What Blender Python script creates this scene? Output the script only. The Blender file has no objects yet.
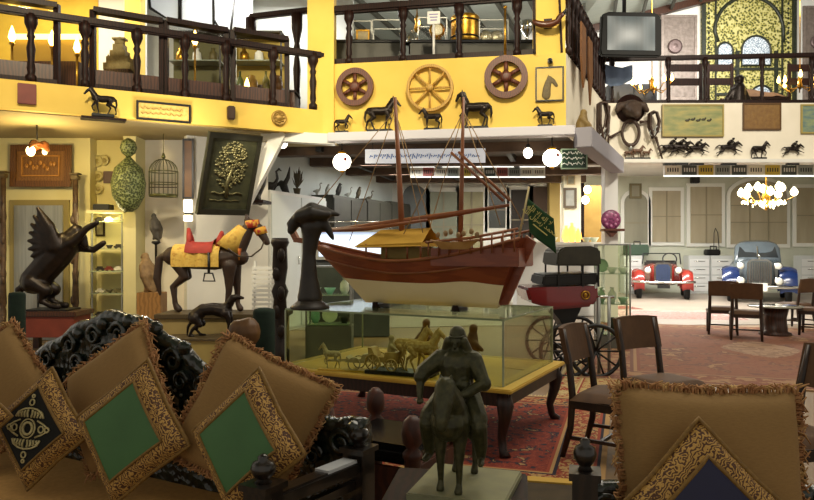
import bpy, bmesh, math, random
from mathutils import Vector, Matrix, Euler, noise as mnoise
random.seed(7)
SC = bpy.context.scene
COL = SC.collection
PI = math.pi
# ------------------------------------------------------------------ camera
HC, HZ, FP = 1.5, 248.0, 700.0
cam = bpy.data.cameras.new('camera'); camo = bpy.data.objects.new('camera', cam); COL.objects.link(camo)
camo.location = (0, 0, HC); camo.rotation_euler = (PI/2, 0, 0)
cam.sensor_width = 36.0; cam.lens = 36.0*FP/814.0; cam.shift_y = -(250-HZ)/814.0
cam.clip_start = .05; cam.clip_end = 200
SC.camera = camo
# ------------------------------------------------------------------ exposure, world
SC.view_settings.view_transform = 'Standard'; SC.view_settings.look = 'None'
SC.view_settings.exposure = 0.0; SC.view_settings.gamma = 1.0; SC.view_settings.use_curve_mapping = False
wd = bpy.data.worlds.new('world'); SC.world = wd; wd.use_nodes = True
wd.node_tree.nodes['Background'].inputs[0].default_value = (1.0, .92, .78, 1)
wd.node_tree.nodes['Background'].inputs[1].default_value = .5
# ------------------------------------------------------------------ lamps: the room's own and added unseen ones
def lamp(name, kind, loc, power, color=(1, .9, .75), size=.3, target=None, sy=None, angle=60, blend=.6):
    l = bpy.data.lights.new(name, kind); o = bpy.data.objects.new(name, l); COL.objects.link(o)
    o.location = loc; l.energy = power; l.color = color
    if kind == 'AREA':
        l.size = size
        if sy: l.shape = 'RECTANGLE'; l.size_y = sy
    else: l.shadow_soft_size = size
    if kind == 'SPOT': l.spot_size = math.radians(angle); l.spot_blend = blend
    if target is not None:
        o.rotation_euler = (Vector(target)-Vector(loc)).to_track_quat('-Z', 'Y').to_euler()
    return o
px_ = lambda x: (x-407)/700*10.1
WARM = (1, .86, .58); WHITE = (1, .97, .9); CREAM = (1, .91, .75)
lamp('added_spot_west', 'SPOT', (-3.0, 5.2, 6.2), 1050, WARM, .2, (-3.6, 10, 3.6), angle=75)  # unseen spot added to brighten the west fascia
lamp('added_spot_centre', 'SPOT', (.6, 5.6, 6.3), 1200, WARM, .2, (.6, 10.8, 4.0), angle=65)  # unseen spot added for warm light on the centre fascia
lamp('added_spot_east', 'SPOT', (6.0, 8.4, 6.6), 1250, CREAM, .2, (6.6, 14.3, 4.0), angle=80)  # added spot out of view, aimed at the east fascia
lamp('tube_garage_one', 'AREA', (6.2, 18.9, 3.82), 620, WHITE, 5.0, sy=.5)
lamp('tube_garage_two', 'AREA', (7.0, 16.0, 3.22), 260, WHITE, 5.0, sy=.5)
lamp('tube_garage_three', 'AREA', (1.6, 16.4, 3.2), 330, WHITE, 4.0, sy=.5)
lamp('tube_garage_four', 'AREA', (-.2, 14.6, 3.2), 110, WHITE, 1.5, sy=.5)
lamp('added_gallery_wall_fill', 'AREA', (7.4, 15.6, 7.2), 290, WHITE, 4.0, (7.2, 19.5, 5.6), sy=1.0)  # added area lamp without a tube, aimed to whiten the upper east wall
lamp('added_gallery_roof_fill', 'POINT', (.9, 15.6, 5.7), 260, WHITE, .3)
lamp('tube_gallery_three', 'AREA', (-6.2, 12.0, 6.6), 190, WARM, 2.5, sy=1.0)
lamp('tube_gallery_four', 'AREA', (-3.0, 14.5, 6.9), 200, WHITE, 2.5, sy=1.0)
lamp('lamp_lobby', 'POINT', (-5.2, 9.9, 2.75), 70, (1, .76, .32), .12)
lamp('lamp_hall', 'POINT', (-3.2, 9.6, 2.9), 45, CREAM, .15)
lamp('lamp_niche', 'POINT', (-4.78, 11.2, 1.95), 16, (1, .85, .4), .08)
lamp('picture_lamp', 'SPOT', (px_(252), 9.75, 3.15), 60, WARM, .05, (px_(240), 10.5, 2.7), angle=70)
lamp('added_atrium_fill', 'AREA', (1.5, 5.4, 7.0), 190, CREAM, 3.0, sy=3.0)  # broad unseen area lamp added to lift the foreground, no pendant hangs here
lamp('added_atrium_fill_east', 'AREA', (5.5, 9.5, 7.0), 220, CREAM, 3.0, sy=3.0)  # second added area lamp, over the east side, also without a pendant
# ------------------------------------------------------------------ helpers
def px(x, Y): return (x-407.0)/FP*Y
def pz(y, Y): return HC-(y-HZ)/FP*Y
def P(x, y, Y): return Vector((px(x, Y), Y, pz(y, Y)))
def lin(h):
    h = h.lstrip('#'); o = []
    for i in (0, 2, 4):
        c = int(h[i:i+2], 16)/255.0
        o.append(c/12.92 if c <= .04045 else ((c+.055)/1.055)**2.4)
    return (*o, 1.0)
MATS = {}
def M(name, c1, c2=None, scale=6.0, rough=.55, metal=0.0, bump=0.0, kind='noise', emit=0.0, stretch=(1, 1, 1), alpha=None, trans=0.0, coat=0.0, c3=None, sharp=False):
    if name in MATS: return MATS[name]
    m = bpy.data.materials.new(name); m.use_nodes = True; MATS[name] = m
    nt = m.node_tree; b = nt.nodes['Principled BSDF']; L = nt.links.new
    b.inputs['Roughness'].default_value = rough; b.inputs['Metallic'].default_value = metal
    b.inputs['Base Color'].default_value = lin(c1)
    if coat: b.inputs['Coat Weight'].default_value = coat
    if trans: b.inputs['Transmission Weight'].default_value = trans; b.inputs['IOR'].default_value = 1.05
    if alpha is not None: b.inputs['Alpha'].default_value = alpha
    if c2 is None: c2 = c1
    if c2 != c1 or bump:
        tc = nt.nodes.new('ShaderNodeTexCoord'); mp = nt.nodes.new('ShaderNodeMapping'); mp.inputs['Scale'].default_value = stretch
        L(tc.outputs['Object'], mp.inputs['Vector'])
        if kind == 'wood':
            t = nt.nodes.new('ShaderNodeTexWave'); t.inputs['Scale'].default_value = scale; t.inputs['Distortion'].default_value = 6; t.inputs['Detail'].default_value = 3; t.inputs['Detail Scale'].default_value = 1.5
            fo = t.outputs['Color']
        elif kind == 'voronoi':
            t = nt.nodes.new('ShaderNodeTexVoronoi'); t.inputs['Scale'].default_value = scale; fo = t.outputs['Distance']
        elif kind == 'check':
            t = nt.nodes.new('ShaderNodeTexChecker'); t.inputs['Scale'].default_value = scale; fo = t.outputs['Fac']
        elif kind == 'brocade':
            t = nt.nodes.new('ShaderNodeTexWave'); t.inputs['Scale'].default_value = scale; t.inputs['Distortion'].default_value = 22; t.inputs['Detail'].default_value = 2.2; t.inputs['Detail Scale'].default_value = 1.2; t.inputs['Detail Roughness'].default_value = .6
            fo = t.outputs['Color']
        else:
            t = nt.nodes.new('ShaderNodeTexNoise'); t.inputs['Scale'].default_value = scale; t.inputs['Detail'].default_value = 5; fo = t.outputs['Fac']
        L(mp.outputs['Vector'], t.inputs['Vector'])
        if c2 != c1:
            r = nt.nodes.new('ShaderNodeValToRGB'); e = r.color_ramp.elements
            e[0].color = lin(c1); e[1].color = lin(c2); e[0].position = .3; e[1].position = .7
            if c3: n_ = e.new(.5); n_.color = lin(c3)
            if sharp: e[0].position = .45; e[-1].position = .55
            L(fo, r.inputs['Fac']); L(r.outputs['Color'], b.inputs['Base Color'])
        if bump:
            bp = nt.nodes.new('ShaderNodeBump'); bp.inputs['Strength'].default_value = bump; bp.inputs['Distance'].default_value = .02
            L(fo, bp.inputs['Height']); L(bp.outputs['Normal'], b.inputs['Normal'])
    if emit:
        b.inputs['Emission Color'].default_value = lin(c1); b.inputs['Emission Strength'].default_value = emit
    return m
def glass_mat(name, tint='#ffffff', f=.12):
    if name in MATS: return MATS[name]
    m = bpy.data.materials.new(name); m.use_nodes = True; MATS[name] = m
    nt = m.node_tree; nt.nodes.clear(); L = nt.links.new
    o = nt.nodes.new('ShaderNodeOutputMaterial'); t = nt.nodes.new('ShaderNodeBsdfTransparent'); g = nt.nodes.new('ShaderNodeBsdfGlossy')
    x = nt.nodes.new('ShaderNodeMixShader'); fr = nt.nodes.new('ShaderNodeLayerWeight'); fr.inputs['Blend'].default_value = f
    t.inputs['Color'].default_value = lin(tint); g.inputs['Roughness'].default_value = .03; g.inputs['Color'].default_value = (.9, .9, .9, 1)
    mu = nt.nodes.new('ShaderNodeMath'); mu.operation = 'MULTIPLY'; mu.inputs[1].default_value = .55; L(fr.outputs['Fresnel'], mu.inputs[0]); L(mu.outputs[0], x.inputs['Fac']); L(t.outputs[0], x.inputs[1]); L(g.outputs[0], x.inputs[2]); L(x.outputs[0], o.inputs['Surface'])
    return m

class MB:
    def __init__(s): s.v = []; s.f = []; s.sm = []
    def add(s, vs, fs, T=None, sm=False):
        o = len(s.v)
        for p in vs:
            p = Vector(p); s.v.append(T @ p if T is not None else p)
        for f in fs: s.f.append([i+o for i in f]); s.sm.append(sm)
        return s
    def box(s, c, d, rz=0, T=None):
        x, y, z = d[0]/2, d[1]/2, d[2]/2
        vs = [(a*x, b*y, e*z) for a in (-1, 1) for b in (-1, 1) for e in (-1, 1)]
        fs = [(0, 1, 3, 2), (4, 6, 7, 5), (0, 4, 5, 1), (2, 3, 7, 6), (0, 2, 6, 4), (1, 5, 7, 3)]
        A = Matrix.Translation(c) @ Matrix.Rotation(rz, 4, 'Z')
        if T is not None: A = T @ A
        return s.add(vs, fs, A)
    def bar(s, p0, p1, w, h=None, up=(0, 0, 1)):
        p0 = Vector(p0); p1 = Vector(p1); d = p1-p0; L = d.length; d.normalize(); u = Vector(up)
        if abs(d.dot(u)) > .99: u = Vector((0, 1, 0))
        x = d.cross(u).normalized(); z = x.cross(d)
        A = Matrix((x, d, z)).transposed().to_4x4(); A.translation = (p0+p1)/2
        return s.box((0, 0, 0), (w, L, h or w), 0, A)
    def tube(s, pts, r, n=8, closed=False, T=None):
        pts = [Vector(p) for p in pts]; N = len(pts)
        if not hasattr(r, '__len__'): r = [r]*N
        vs = []; fs = []; x = None
        for i, p in enumerate(pts):
            a = pts[(i-1) % N] if (closed or i > 0) else p; b = pts[(i+1) % N] if (closed or i < N-1) else p
            d = (b-a).normalized()
            if x is None:
                x = d.orthogonal().normalized()
            else:
                x = x-d*x.dot(d); x = x.normalized() if x.length > 1e-6 else d.orthogonal().normalized()
            y = d.cross(x)
            for k in range(n):
                t = 2*PI*k/n; vs.append(p+(x*math.cos(t)+y*math.sin(t))*r[i])
        for i in range(N if closed else N-1):
            j = (i+1) % N
            for k in range(n): fs.append((i*n+k, i*n+(k+1) % n, j*n+(k+1) % n, j*n+k))
        if not closed: fs.append(tuple(range(n-1, -1, -1))); fs.append(tuple((N-1)*n+k for k in range(n)))
        return s.add(vs, fs, T, True)
    def ring(s, c, R, r, axis='Y', n=24, m=6, sx=1, sz=1):
        pts = []
        for k in range(n):
            t = 2*PI*k/n; a, b = R*sx*math.cos(t), R*sz*math.sin(t)
            pts.append(Vector(c)+Vector({'Y': (a, 0, b), 'X': (0, a, b), 'Z': (a, b, 0)}[axis]))
        return s.tube(pts, r, m, True)
    def lathe(s, prof, n=16, at=(0, 0, 0), T=None, sm=True):
        vs = []; fs = []; A = Matrix.Translation(at)
        if T is not None: A = T @ A
        for r, z in prof:
            for k in range(n): vs.append((r*math.cos(2*PI*k/n), r*math.sin(2*PI*k/n), z))
        for i in range(len(prof)-1):
            for k in range(n): fs.append((i*n+k, i*n+(k+1) % n, (i+1)*n+(k+1) % n, (i+1)*n+k))
        fs.append(tuple(range(n-1, -1, -1))); fs.append(tuple((len(prof)-1)*n+k for k in range(n)))
        return s.add(vs, fs, A, sm)
    def prism(s, out, y0, y1, T=None):          # outline in x,z extruded along y
        n = len(out); vs = [(a, y0, b) for a, b in out]+[(a, y1, b) for a, b in out]
        fs = [tuple(range(n)), tuple(range(2*n-1, n-1, -1))]+[(i, i+n, (i+1) % n+n, (i+1) % n) for i in range(n)]
        return s.add(vs, fs, T)
    def plan(s, out, z0, z1, T=None):           # outline in x,y extruded along z
        n = len(out); vs = [(a, b, z0) for a, b in out]+[(a, b, z1) for a, b in out]
        fs = [tuple(range(n-1, -1, -1)), tuple(range(n, 2*n))]+[(i, (i+1) % n, (i+1) % n+n, i+n) for i in range(n)]
        return s.add(vs, fs, T)
    def ell(s, c, r, n=12, m=8, T=None):
        if not hasattr(r, '__len__'): r = (r, r, r)
        A = Matrix.Translation(c) @ Matrix.Diagonal((r[0], r[1], r[2], 1))
        if T is not None: A = T @ A
        pr = [(max(1e-3, math.sin(PI*i/m)), -math.cos(PI*i/m)) for i in range(m+1)]
        return s.lathe(pr, n, T=A)
    def grid(s, f, nu, nv, T=None):
        vs = [f(i/nu, j/nv) for j in range(nv+1) for i in range(nu+1)]; w = nu+1
        return s.add(vs, [(j*w+i, j*w+i+1, (j+1)*w+i+1, (j+1)*w+i) for j in range(nv) for i in range(nu)], T, True)
    def mesh(s, name, bevel=0, weld=False):
        me = bpy.data.meshes.new(name); me.from_pydata([tuple(p) for p in s.v], [], s.f)
        me.polygons.foreach_set('use_smooth', s.sm)
        bm = bmesh.new(); bm.from_mesh(me)
        if weld: bmesh.ops.remove_doubles(bm, verts=bm.verts, dist=1e-5)
        bmesh.ops.recalc_face_normals(bm, faces=bm.faces)
        if bevel:
            es = [e for e in bm.edges if len(e.link_faces) == 2 and e.calc_face_angle(0) > .6]
            bmesh.ops.bevel(bm, geom=es, offset=bevel, segments=2, affect='EDGES', clamp_overlap=True)
        bm.to_mesh(me); bm.free(); return me
    def build(s, name, mat, parent=None, bevel=0, T=None):
        o = bpy.data.objects.new(name, s.mesh(name, bevel)); COL.objects.link(o)
        o.data.materials.append(mat)
        if parent is not None: o.parent = parent
        if T is not None: o.matrix_local = T
        return o
def meshobj(name, me, mat, parent=None):
    if mat and me.materials and me.materials[0] is not mat: me = me.copy(); me.materials[0] = mat
    if mat and not me.materials: me.materials.append(mat)
    o = bpy.data.objects.new(name, me); COL.objects.link(o)
    if parent is not None: o.parent = parent
    return o
def tag(o, label, cat, group=None, kind=None):
    if label: o['label'] = label
    if cat: o['category'] = cat
    if group: o['group'] = group
    if kind: o['kind'] = kind
    return o
def thing(name, label, cat, loc=(0, 0, 0), rz=0, group=None, sc=1):
    o = bpy.data.objects.new(name, None); COL.objects.link(o); o.empty_display_size = .1
    o.location = loc; o.rotation_euler = (0, 0, rz); o.scale = (sc, sc, sc)
    return tag(o, label, cat, group)
def solo(name, mb, mat, label, cat, loc=(0, 0, 0), rz=0, group=None, bevel=0, sc=1):
    o = mb.build(name, mat, None, bevel) if isinstance(mb, MB) else meshobj(name, mb, mat)
    o.location = loc; o.rotation_euler = (0, 0, rz); o.scale = (sc, sc, sc)
    return tag(o, label, cat, group)
def struct(name, mb, mat, parent=None, bevel=0):
    o = mb.build(name, mat, parent, bevel)
    if parent is None: o['kind'] = 'structure'
    return o
def plabel(o, s): o['label'] = s; return o
def dup(root, loc, rz=None, label=None, group=None, sc=None):
    def cp(o, par):
        c = o.copy(); COL.objects.link(c)
        if par is not None: c.parent = par
        for ch in KIDS.get(o.name, ()): cp(ch, c)
        return c
    KIDS = {}
    def scan(o):
        KIDS[o.name] = list(o.children)
        for ch in KIDS[o.name]: scan(ch)
    scan(root)
    r = cp(root, None); r.location = loc
    if rz is not None: r.rotation_euler = (0, 0, rz)
    if label: r['label'] = label
    if group: r['group'] = group
    if sc: r.scale = (sc, sc, sc)
    return r
def organic(name, tubes=(), ells=(), vox=.014, smooth=3, ratio=.5):
    mb = MB()
    for pts, r in tubes:
        n = len(pts); rr = r if hasattr(r, '__len__') else [r]*n
        mb.tube(pts, rr, 10)
        for p, q in zip(pts, rr): mb.ell(p, q*.99, 10, 6)
    for c, r in ells: mb.ell(c, r, 14, 10)
    o = bpy.data.objects.new('tmp', mb.mesh('tmp')); COL.objects.link(o)
    a = o.modifiers.new('r', 'REMESH'); a.mode = 'VOXEL'; a.voxel_size = vox; a.use_smooth_shade = True
    b = o.modifiers.new('s', 'SMOOTH'); b.iterations = smooth; b.factor = .5
    if ratio < 1: d = o.modifiers.new('d', 'DECIMATE'); d.ratio = ratio
    dg = bpy.context.evaluated_depsgraph_get(); me = bpy.data.meshes.new_from_object(o.evaluated_get(dg), depsgraph=dg)
    me.name = name; bpy.data.objects.remove(o); me.materials.clear()
    me.polygons.foreach_set('use_smooth', [True]*len(me.polygons))
    return me
# ================================================================== the setting
YELLOW = M('yellow_plaster', '#eac860', '#e2be54', 2, .75, bump=.05)
CREAMP = M('cream_plaster', '#e6decc', '#dad2be', 2, .8)
WHITEP = M('white_plaster', '#dcdad2', '#d2d0c8', 2, .8)
LOBBY = M('lobby_plaster', '#d6cd9a', '#cbc18e', 2, .8)
DWOOD = M('dark_wood', '#160a07', '#28120c', 9, .5, kind='wood', stretch=(1, 1, .3))
DWOOD.node_tree.nodes['Principled BSDF'].inputs['Specular IOR Level'].default_value = .22
MWOOD = M('brown_wood', '#341a0c', '#4a2814', 8, .4, kind='wood', stretch=(1, 1, .3))
CARVED = M('carved_walnut', '#3a2a1c', '#5d4630', 14, .5, bump=.5)
SOFFIT = M('soffit_plaster', '#a4946a', '#96865e', 1.5, .85)
GREYW = M('grey_white_wall', '#c5c8c4', '#bbbdb8', 2, .8)
ROOFG = M('grey_green_roof', '#a9b0a4', '#9aa197', 3, .7, stretch=(1, 8, 1))
BRONZE = M('dark_bronze', '#191310', '#2a201a', 12, .4, .55, bump=.1)
GLASS = glass_mat('clear_glass'); GLASSG = glass_mat('greenish_glass', '#eef2e4', .1)
BLACK = M('black_iron', '#0e0d0d', rough=.45); STEEL = M('brushed_steel', '#a2a4a0', '#8e908c', 30, .35, .45, stretch=(1, 1, .05))
CHROME = M('chrome', '#d0d0cc', rough=.12, metal=1); GOLD = M('gold', '#c89b3c', '#a87a28', 20, .28, .9)
GLOW = M('lit_white_glass', '#fff4dc', emit=9); GLOWW = M('lit_warm_bulb', '#ffd98a', emit=22)
WPAINT = M('white_paint', '#dcdcd8', rough=.5)

floor_m = M('stone_floor', '#7a6248', '#8f765a', .8, .6, bump=.02, c3='#846c50')
struct('floor', MB().box((3, 11, -.06), (24, 28, .12)), floor_m)
stone2 = M('pale_garage_floor', '#887c70', '#9c9082', .9, .45, c3='#928678')
struct('floor_garage', MB().plan([(-2.6, 12.6), (1.2, 13.4), (14, 13.9), (14, 23.6), (-2.6, 23.6)], 0, .012), stone2)
# --- gallery slabs, fascias, ledges
def wallseg(name, a, b, z0, z1, m, t=.14, kind=True):
    a = Vector(a); b = Vector(b); d = (b-a); n = Vector((-d.y, d.x)).normalized()*t      # thickness goes away from the viewer (to the left of a->b)
    mb = MB().plan([tuple(a), tuple(b), tuple(b+n), tuple(a+n)], z0, z1)
    return struct(name, mb, m)
A0, A1 = (-8.2, 7.39), (-1.19, 11.18)
C0, C1 = (-1.17, 11.15), (2.385, 10.5)
S1 = (4.05, 14.3); R1 = (14.0, 14.25)
wallseg('wall_gallery_west', A0, A1, 3.3, 3.68, YELLOW)
wallseg('wall_gallery_centre', C0, C1, 3.3, 4.43, YELLOW)
wallseg('wall_gallery_side', C1, S1, 3.3, 4.43, CREAMP)
wallseg('wall_gallery_east', S1, R1, 3.3, 4.46, CREAMP)
struct('ceiling_west', MB().plan([(-8.2, 7.55), (-1.25, 11.3), (-1.2, 12.3), (-4, 12.6), (-8.2, 12.2)], 3.29, 3.62), SOFFIT)
struct('ceiling_centre', MB().plan([(-1.1, 11.25), (2.32, 10.66), (3.9, 14.3), (4.6, 20), (-1.0, 20), (-3.2, 12.6)], 3.36, 3.6), M('dark_ceiling', '#5a5650', '#6a665e', 2, .8))
struct('ceiling_east', MB().plan([(4.1, 14.4), (14, 14.4), (14, 15.4), (4.3, 15.4)], 3.31, 3.85), WHITEP)
struct('ceiling_garage', MB().plan([(4.3, 15.4), (14, 15.4), (14, 23.6), (4.3, 23.6)], 3.9, 3.98), WHITEP)
# white ledges under the fascias
def ledge(name, a, b, z0, z1, out, m=WHITEP):
    a = Vector(a); b = Vector(b); d = b-a; n = Vector((d.y, -d.x)).normalized()*out
    return struct(name, MB().plan([tuple(a+n), tuple(b+n), tuple(b), tuple(a)], z0, z1), m, bevel=.01)
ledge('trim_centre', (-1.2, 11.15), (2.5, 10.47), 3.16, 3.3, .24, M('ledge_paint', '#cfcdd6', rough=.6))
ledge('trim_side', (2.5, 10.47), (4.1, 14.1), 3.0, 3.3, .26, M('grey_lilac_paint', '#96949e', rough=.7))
ledge('trim_east', (4.0, 14.3), (14, 14.25), 3.22, 3.3, .16)
# beams on the dark ceiling of the centre hall
mb_ = M('beam_brown', '#4a3626', '#5e4632', 5, .6)
for k, (a, b) in enumerate((((-2.4, 13.0), (3.4, 12.2)), ((-2.0, 14.6), (4.2, 14.2)), ((-1.5, 16.4), (4.5, 16.2)), ((-1.0, 18.2), (4.6, 18.1)))):
    struct('beam', MB().bar((*a, 3.28), (*b, 3.28), .28, .17), mb_)
for k in range(3):
    a = (-1.6+k*1.7, 12.6); b = (-.2+k*1.7, 18.8)
    struct('beam', MB().bar((*a, 3.3), (*b, 3.3), .1, .12), BLACK)
# --- pillars
struct('pillar_yellow', MB().box((-1.37, 11.3, 5.3), (.42, .4, 4.2)), YELLOW)
struct('pillar_yellow', MB().box((2.17, 10.72, 5.9), (.44, .3, 3.0)), YELLOW)
struct('pillar_white', MB().box((px(609.5, 14.15), 14.15, 1.62), (.26, .26, 3.24)), WPAINT)
# --- lobby walls under the west gallery
wallseg('wall_lobby', (-8.2, 11.4), (-5.16, 11.4), 0, 3.3, LOBBY)
wallseg('wall_niche', (-5.16, 11.42), (-5.14, 11.8), 0, 3.3, LOBBY)
wallseg('wall_niche', (-5.2, 11.62), (-4.4, 11.62), 0, 3.3, LOBBY)
struct('column_lobby', MB().box((px(132, 11.3), 11.45, 1.65), (.2, .5, 3.3)), LOBBY)
wallseg('wall_hall', (px(136, 11.5), 11.6), (-3.4, 11.6), 0, 3.3, CREAMP)
wallseg('wall_hall', (px(187, 11.1), 11.1), (px(268, 11.9), 11.9), 0, 3.3, WHITEP)
# sloped white strut by the dark relief
struct('beam_white', MB().bar((px(281, 11.0), 11.0, pz(132, 11)), (px(243, 11.0), 11.0, pz(205, 11)), .2, .2, (0, 1, 0)), WPAINT)
struct('beam_white', MB().bar((px(262, 11.05), 11.05, pz(136, 11.05)), (px(335, 11.05), 11.05, pz(140, 11.05)), .2, .16), WPAINT)
# --- garage walls
wallseg('wall_garage_west', (-2.95, 11.9), (-.33, 19.4), 0, 3.5, M('cool_white_wall', '#c3cac6', '#b8bfbb', 2, .8))
wallseg('wall_garage_centre', (-.5, 19.2), (4.5, 19.2), 0, 3.5, WHITEP)
wallseg('wall_garage_east', (4.4, 23.4), (14, 23.4), 0, 3.95, M('garage_plaster', '#c6c8b6', '#bcbeaa', 2, .8))
wallseg('wall_garage_return', (4.5, 19.2), (4.45, 23.5), 0, 3.85, WHITEP)
wallseg('wall_east', (14, 10), (14, 23.6), 0, 8.4, WHITEP)
# --- upper storey
wallseg('wall_upper_east', (3.2, 19.5), (14, 19.5), 3.85, 9.0, M('bright_white_plaster', '#e9e7e0', rough=.8))
wallseg('wall_upper_centre', (-2.6, 20.4), (4.2, 20.4), 3.6, 7.6, M('upper_grey_wall', '#9aa096', '#8c9288', 2, .8))
wallseg('wall_upper_west', (-9, 13.6), (px(98, 13.6), 13.6), 3.6, 7.6, M('ochre_plaster', '#d8b43c', '#c9a22e', 3, .75))
wallseg('wall_upper_hall', (px(98, 13.6), 13.62), (px(144, 13.6), 13.62), 3.6, 7.6, WHITEP)
struct('pillar_upper', MB().box((px(135, 13.3), 13.3, 5.6), (.3, .25, 4.0)), YELLOW)
wallseg('wall_upper_back', (px(250, 15.5), 15.6), (-1.2, 15.6), 3.6, 7.6, GREYW)
struct('column_upper', MB().box((px(247, 14.8), 14.8, 5.6), (.2, .2, 4.0)), WPAINT)
# roof
struct('ceiling_roof', MB().plan([(-9, -2), (4.6, -2), (4.6, 20.6), (-9, 20.6)], 7.5, 7.6), ROOFG)
s_ = .26
struct('ceiling_roof_east', MB().add([(4.6, -2, 7.5), (14, -2, 7.5+9.4*s_), (14, 20, 7.5+9.4*s_), (4.6, 20, 7.5), (4.6, -2, 7.65), (14, -2, 7.65+9.4*s_), (14, 20, 7.65+9.4*s_), (4.6, 20, 7.65)],
    [(0, 1, 2, 3), (4, 7, 6, 5), (0, 4, 5, 1), (1, 5, 6, 2), (2, 6, 7, 3), (3, 7, 4, 0)]), ROOFG)
struct('beam_roof', MB().bar((4.3, 19.3, 7.36), (9, 19.3, 7.36+4.7*s_), .22, .26), MWOOD)
for k in range(8):
    x = -2.6+k*.82
    struct('beam_rafter', MB().bar((x, 15.0, 7.45), (x+1.85, 20.3, 7.45), .09, .1), M('rafter_brown', '#4a4a40', rough=.7))
for k in range(5):
    struct('beam_rafter', MB().bar((4.3+k*.8, 17.0, 7.42+k*.8*s_), (4.9+k*.8, 19.4, 7.45+k*.8*s_), .07, .08), MATS['rafter_brown'])
struct('beam_rafter', MB().bar((px(332, 14), 13.2, pz(9, 14)+.1), (px(470, 14), 14.6, pz(-6, 14)+.3), .16, .14), MWOOD)
# skylights of the west gallery: leaning dark frames with bright panes
sky_pane = M('daylit_pane', '#cfd6dc', rough=.2, emit=.35)
for k, (q, lab) in enumerate(((((146, -30), (179, -30), (179, 26), (150, 8)), 0), (((181, -30), (212, -30), (214, 40), (181, 22)), 0), (((213, -22), (236, -12), (229, 44), (214, 20)), 0))):
    pts = [P(x, y, 14.6) for x, y in q]
    w = struct('window_%d' % (k+1), MB().tube(pts, .035, 4, True), BLACK)
    MB().add([p+Vector((0, dy, 0)) for dy in (.0, .02) for p in pts], [(0, 1, 2, 3), (7, 6, 5, 4), (0, 4, 5, 1), (1, 5, 6, 2), (2, 6, 7, 3), (3, 7, 4, 0)]).build('pane', sky_pane, w)
wallseg('wall_upper_glazed', (px(144, 14.9), 14.9), (px(246, 14.9), 14.9), 3.6, 7.6, GREYW)
# ================================================================== carved animals (shared shapes)
def horse_mesh(name, pose='stand', mane=True, vox=.014, ratio=.4):
    W = .1
    def leg(pts, r, s): return ([(x, s*W, z) for x, z in pts], r)
    FR = [.1, .068, .043, .03, .045]; HR = [.135, .09, .048, .032, .046]
    f0 = [(.3, .72), (.32, .54), (.33, .33), (.31, .12), (.34, .03)]
    h0 = [(-.36, .74), (-.29, .54), (-.47, .38), (-.44, .12), (-.4, .03)]
    nk = [(.3, 0, .86), (.46, 0, 1.08), (.57, 0, 1.28)]; hd = [(.56, 0, 1.32), (.69, 0, 1.21), (.8, 0, 1.07), (.84, 0, 1.03)]
    tl = [(-.49, 0, .93), (-.6, 0, .8), (-.63, 0, .55), (-.6, 0, .35)]
    F = [f0, f0]; H = [h0, h0]
    if pose == 'walk':
        F = [[(.3, .72), (.38, .56), (.5, .42), (.45, .24), (.4, .2)], [(.3, .72), (.27, .54), (.25, .33), (.2, .12), (.23, .03)]]
        H = [[(-.36, .74), (-.22, .55), (-.36, .38), (-.26, .12), (-.22, .03)], [(-.36, .74), (-.33, .54), (-.55, .4), (-.6, .14), (-.58, .04)]]
    if pose == 'prance':
        F = [[(.3, .72), (.45, .62), (.58, .5), (.5, .32), (.47, .28)], f0]
        nk = [(.3, 0, .86), (.42, 0, 1.12), (.5, 0, 1.36)]; hd = [(.5, 0, 1.4), (.63, 0, 1.31), (.7, 0, 1.15), (.71, 0, 1.1)]
        H = [h0, [(-.36, .74), (-.25, .55), (-.4, .38), (-.33, .12), (-.29, .03)]]
    if pose == 'gallop':
        F = [[(.3, .72), (.5, .62), (.7, .55), (.88, .47), (.92, .44)], [(.3, .72), (.46, .58), (.62, .44), (.5, .3), (.46, .28)]]
        H = [[(-.36, .74), (-.42, .56), (-.66, .48), (-.86, .36), (-.9, .34)], [(-.36, .74), (-.36, .54), (-.58, .4), (-.72, .22), (-.73, .17)]]
        nk = [(.3, 0, .86), (.52, 0, 1.02), (.7, 0, 1.14)]; hd = [(.7, 0, 1.17), (.83, 0, 1.08), (.95, 0, .97), (.98, 0, .93)]
        tl = [(-.49, 0, .93), (-.66, 0, .96), (-.84, 0, .86), (-.98, 0, .72)]
    if pose == 'rear':
        F = [[(.3, .72), (.46, .66), (.6, .74), (.66, .6), (.66, .55)], [(.3, .72), (.5, .6), (.66, .62), (.7, .46), (.69, .42)]]
    tb = [([(-.43, 0, .84), (-.2, 0, .83), (.08, 0, .81), (.3, 0, .84), (.4, 0, .82)], [.165, .19, .19, .19, .14]),
          (nk, [.165, .12, .088]), (hd, [.088, .075, .052, .048]), (tl, [.045, .055, .05, .02])]
    e = Vector(hd[0])
    for s in (-1, 1):
        tb.append(([(e.x-.02, s*.045, e.z+.05), (e.x-.01, s*.055, e.z+.15)], [.032, .012]))
        tb.append(leg(F[(s+1)//2], FR, s)); tb.append(leg(H[(s+1)//2], HR, s))
    if mane: tb.append(([Vector(p)+Vector((-.085, 0, .07)) for p in nk], [.05, .06, .05]))
    return organic(name, tb, vox=vox, ratio=ratio)
HM = {p: horse_mesh('horse_'+p, p) for p in ('stand', 'walk', 'prance', 'gallop')}
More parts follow.
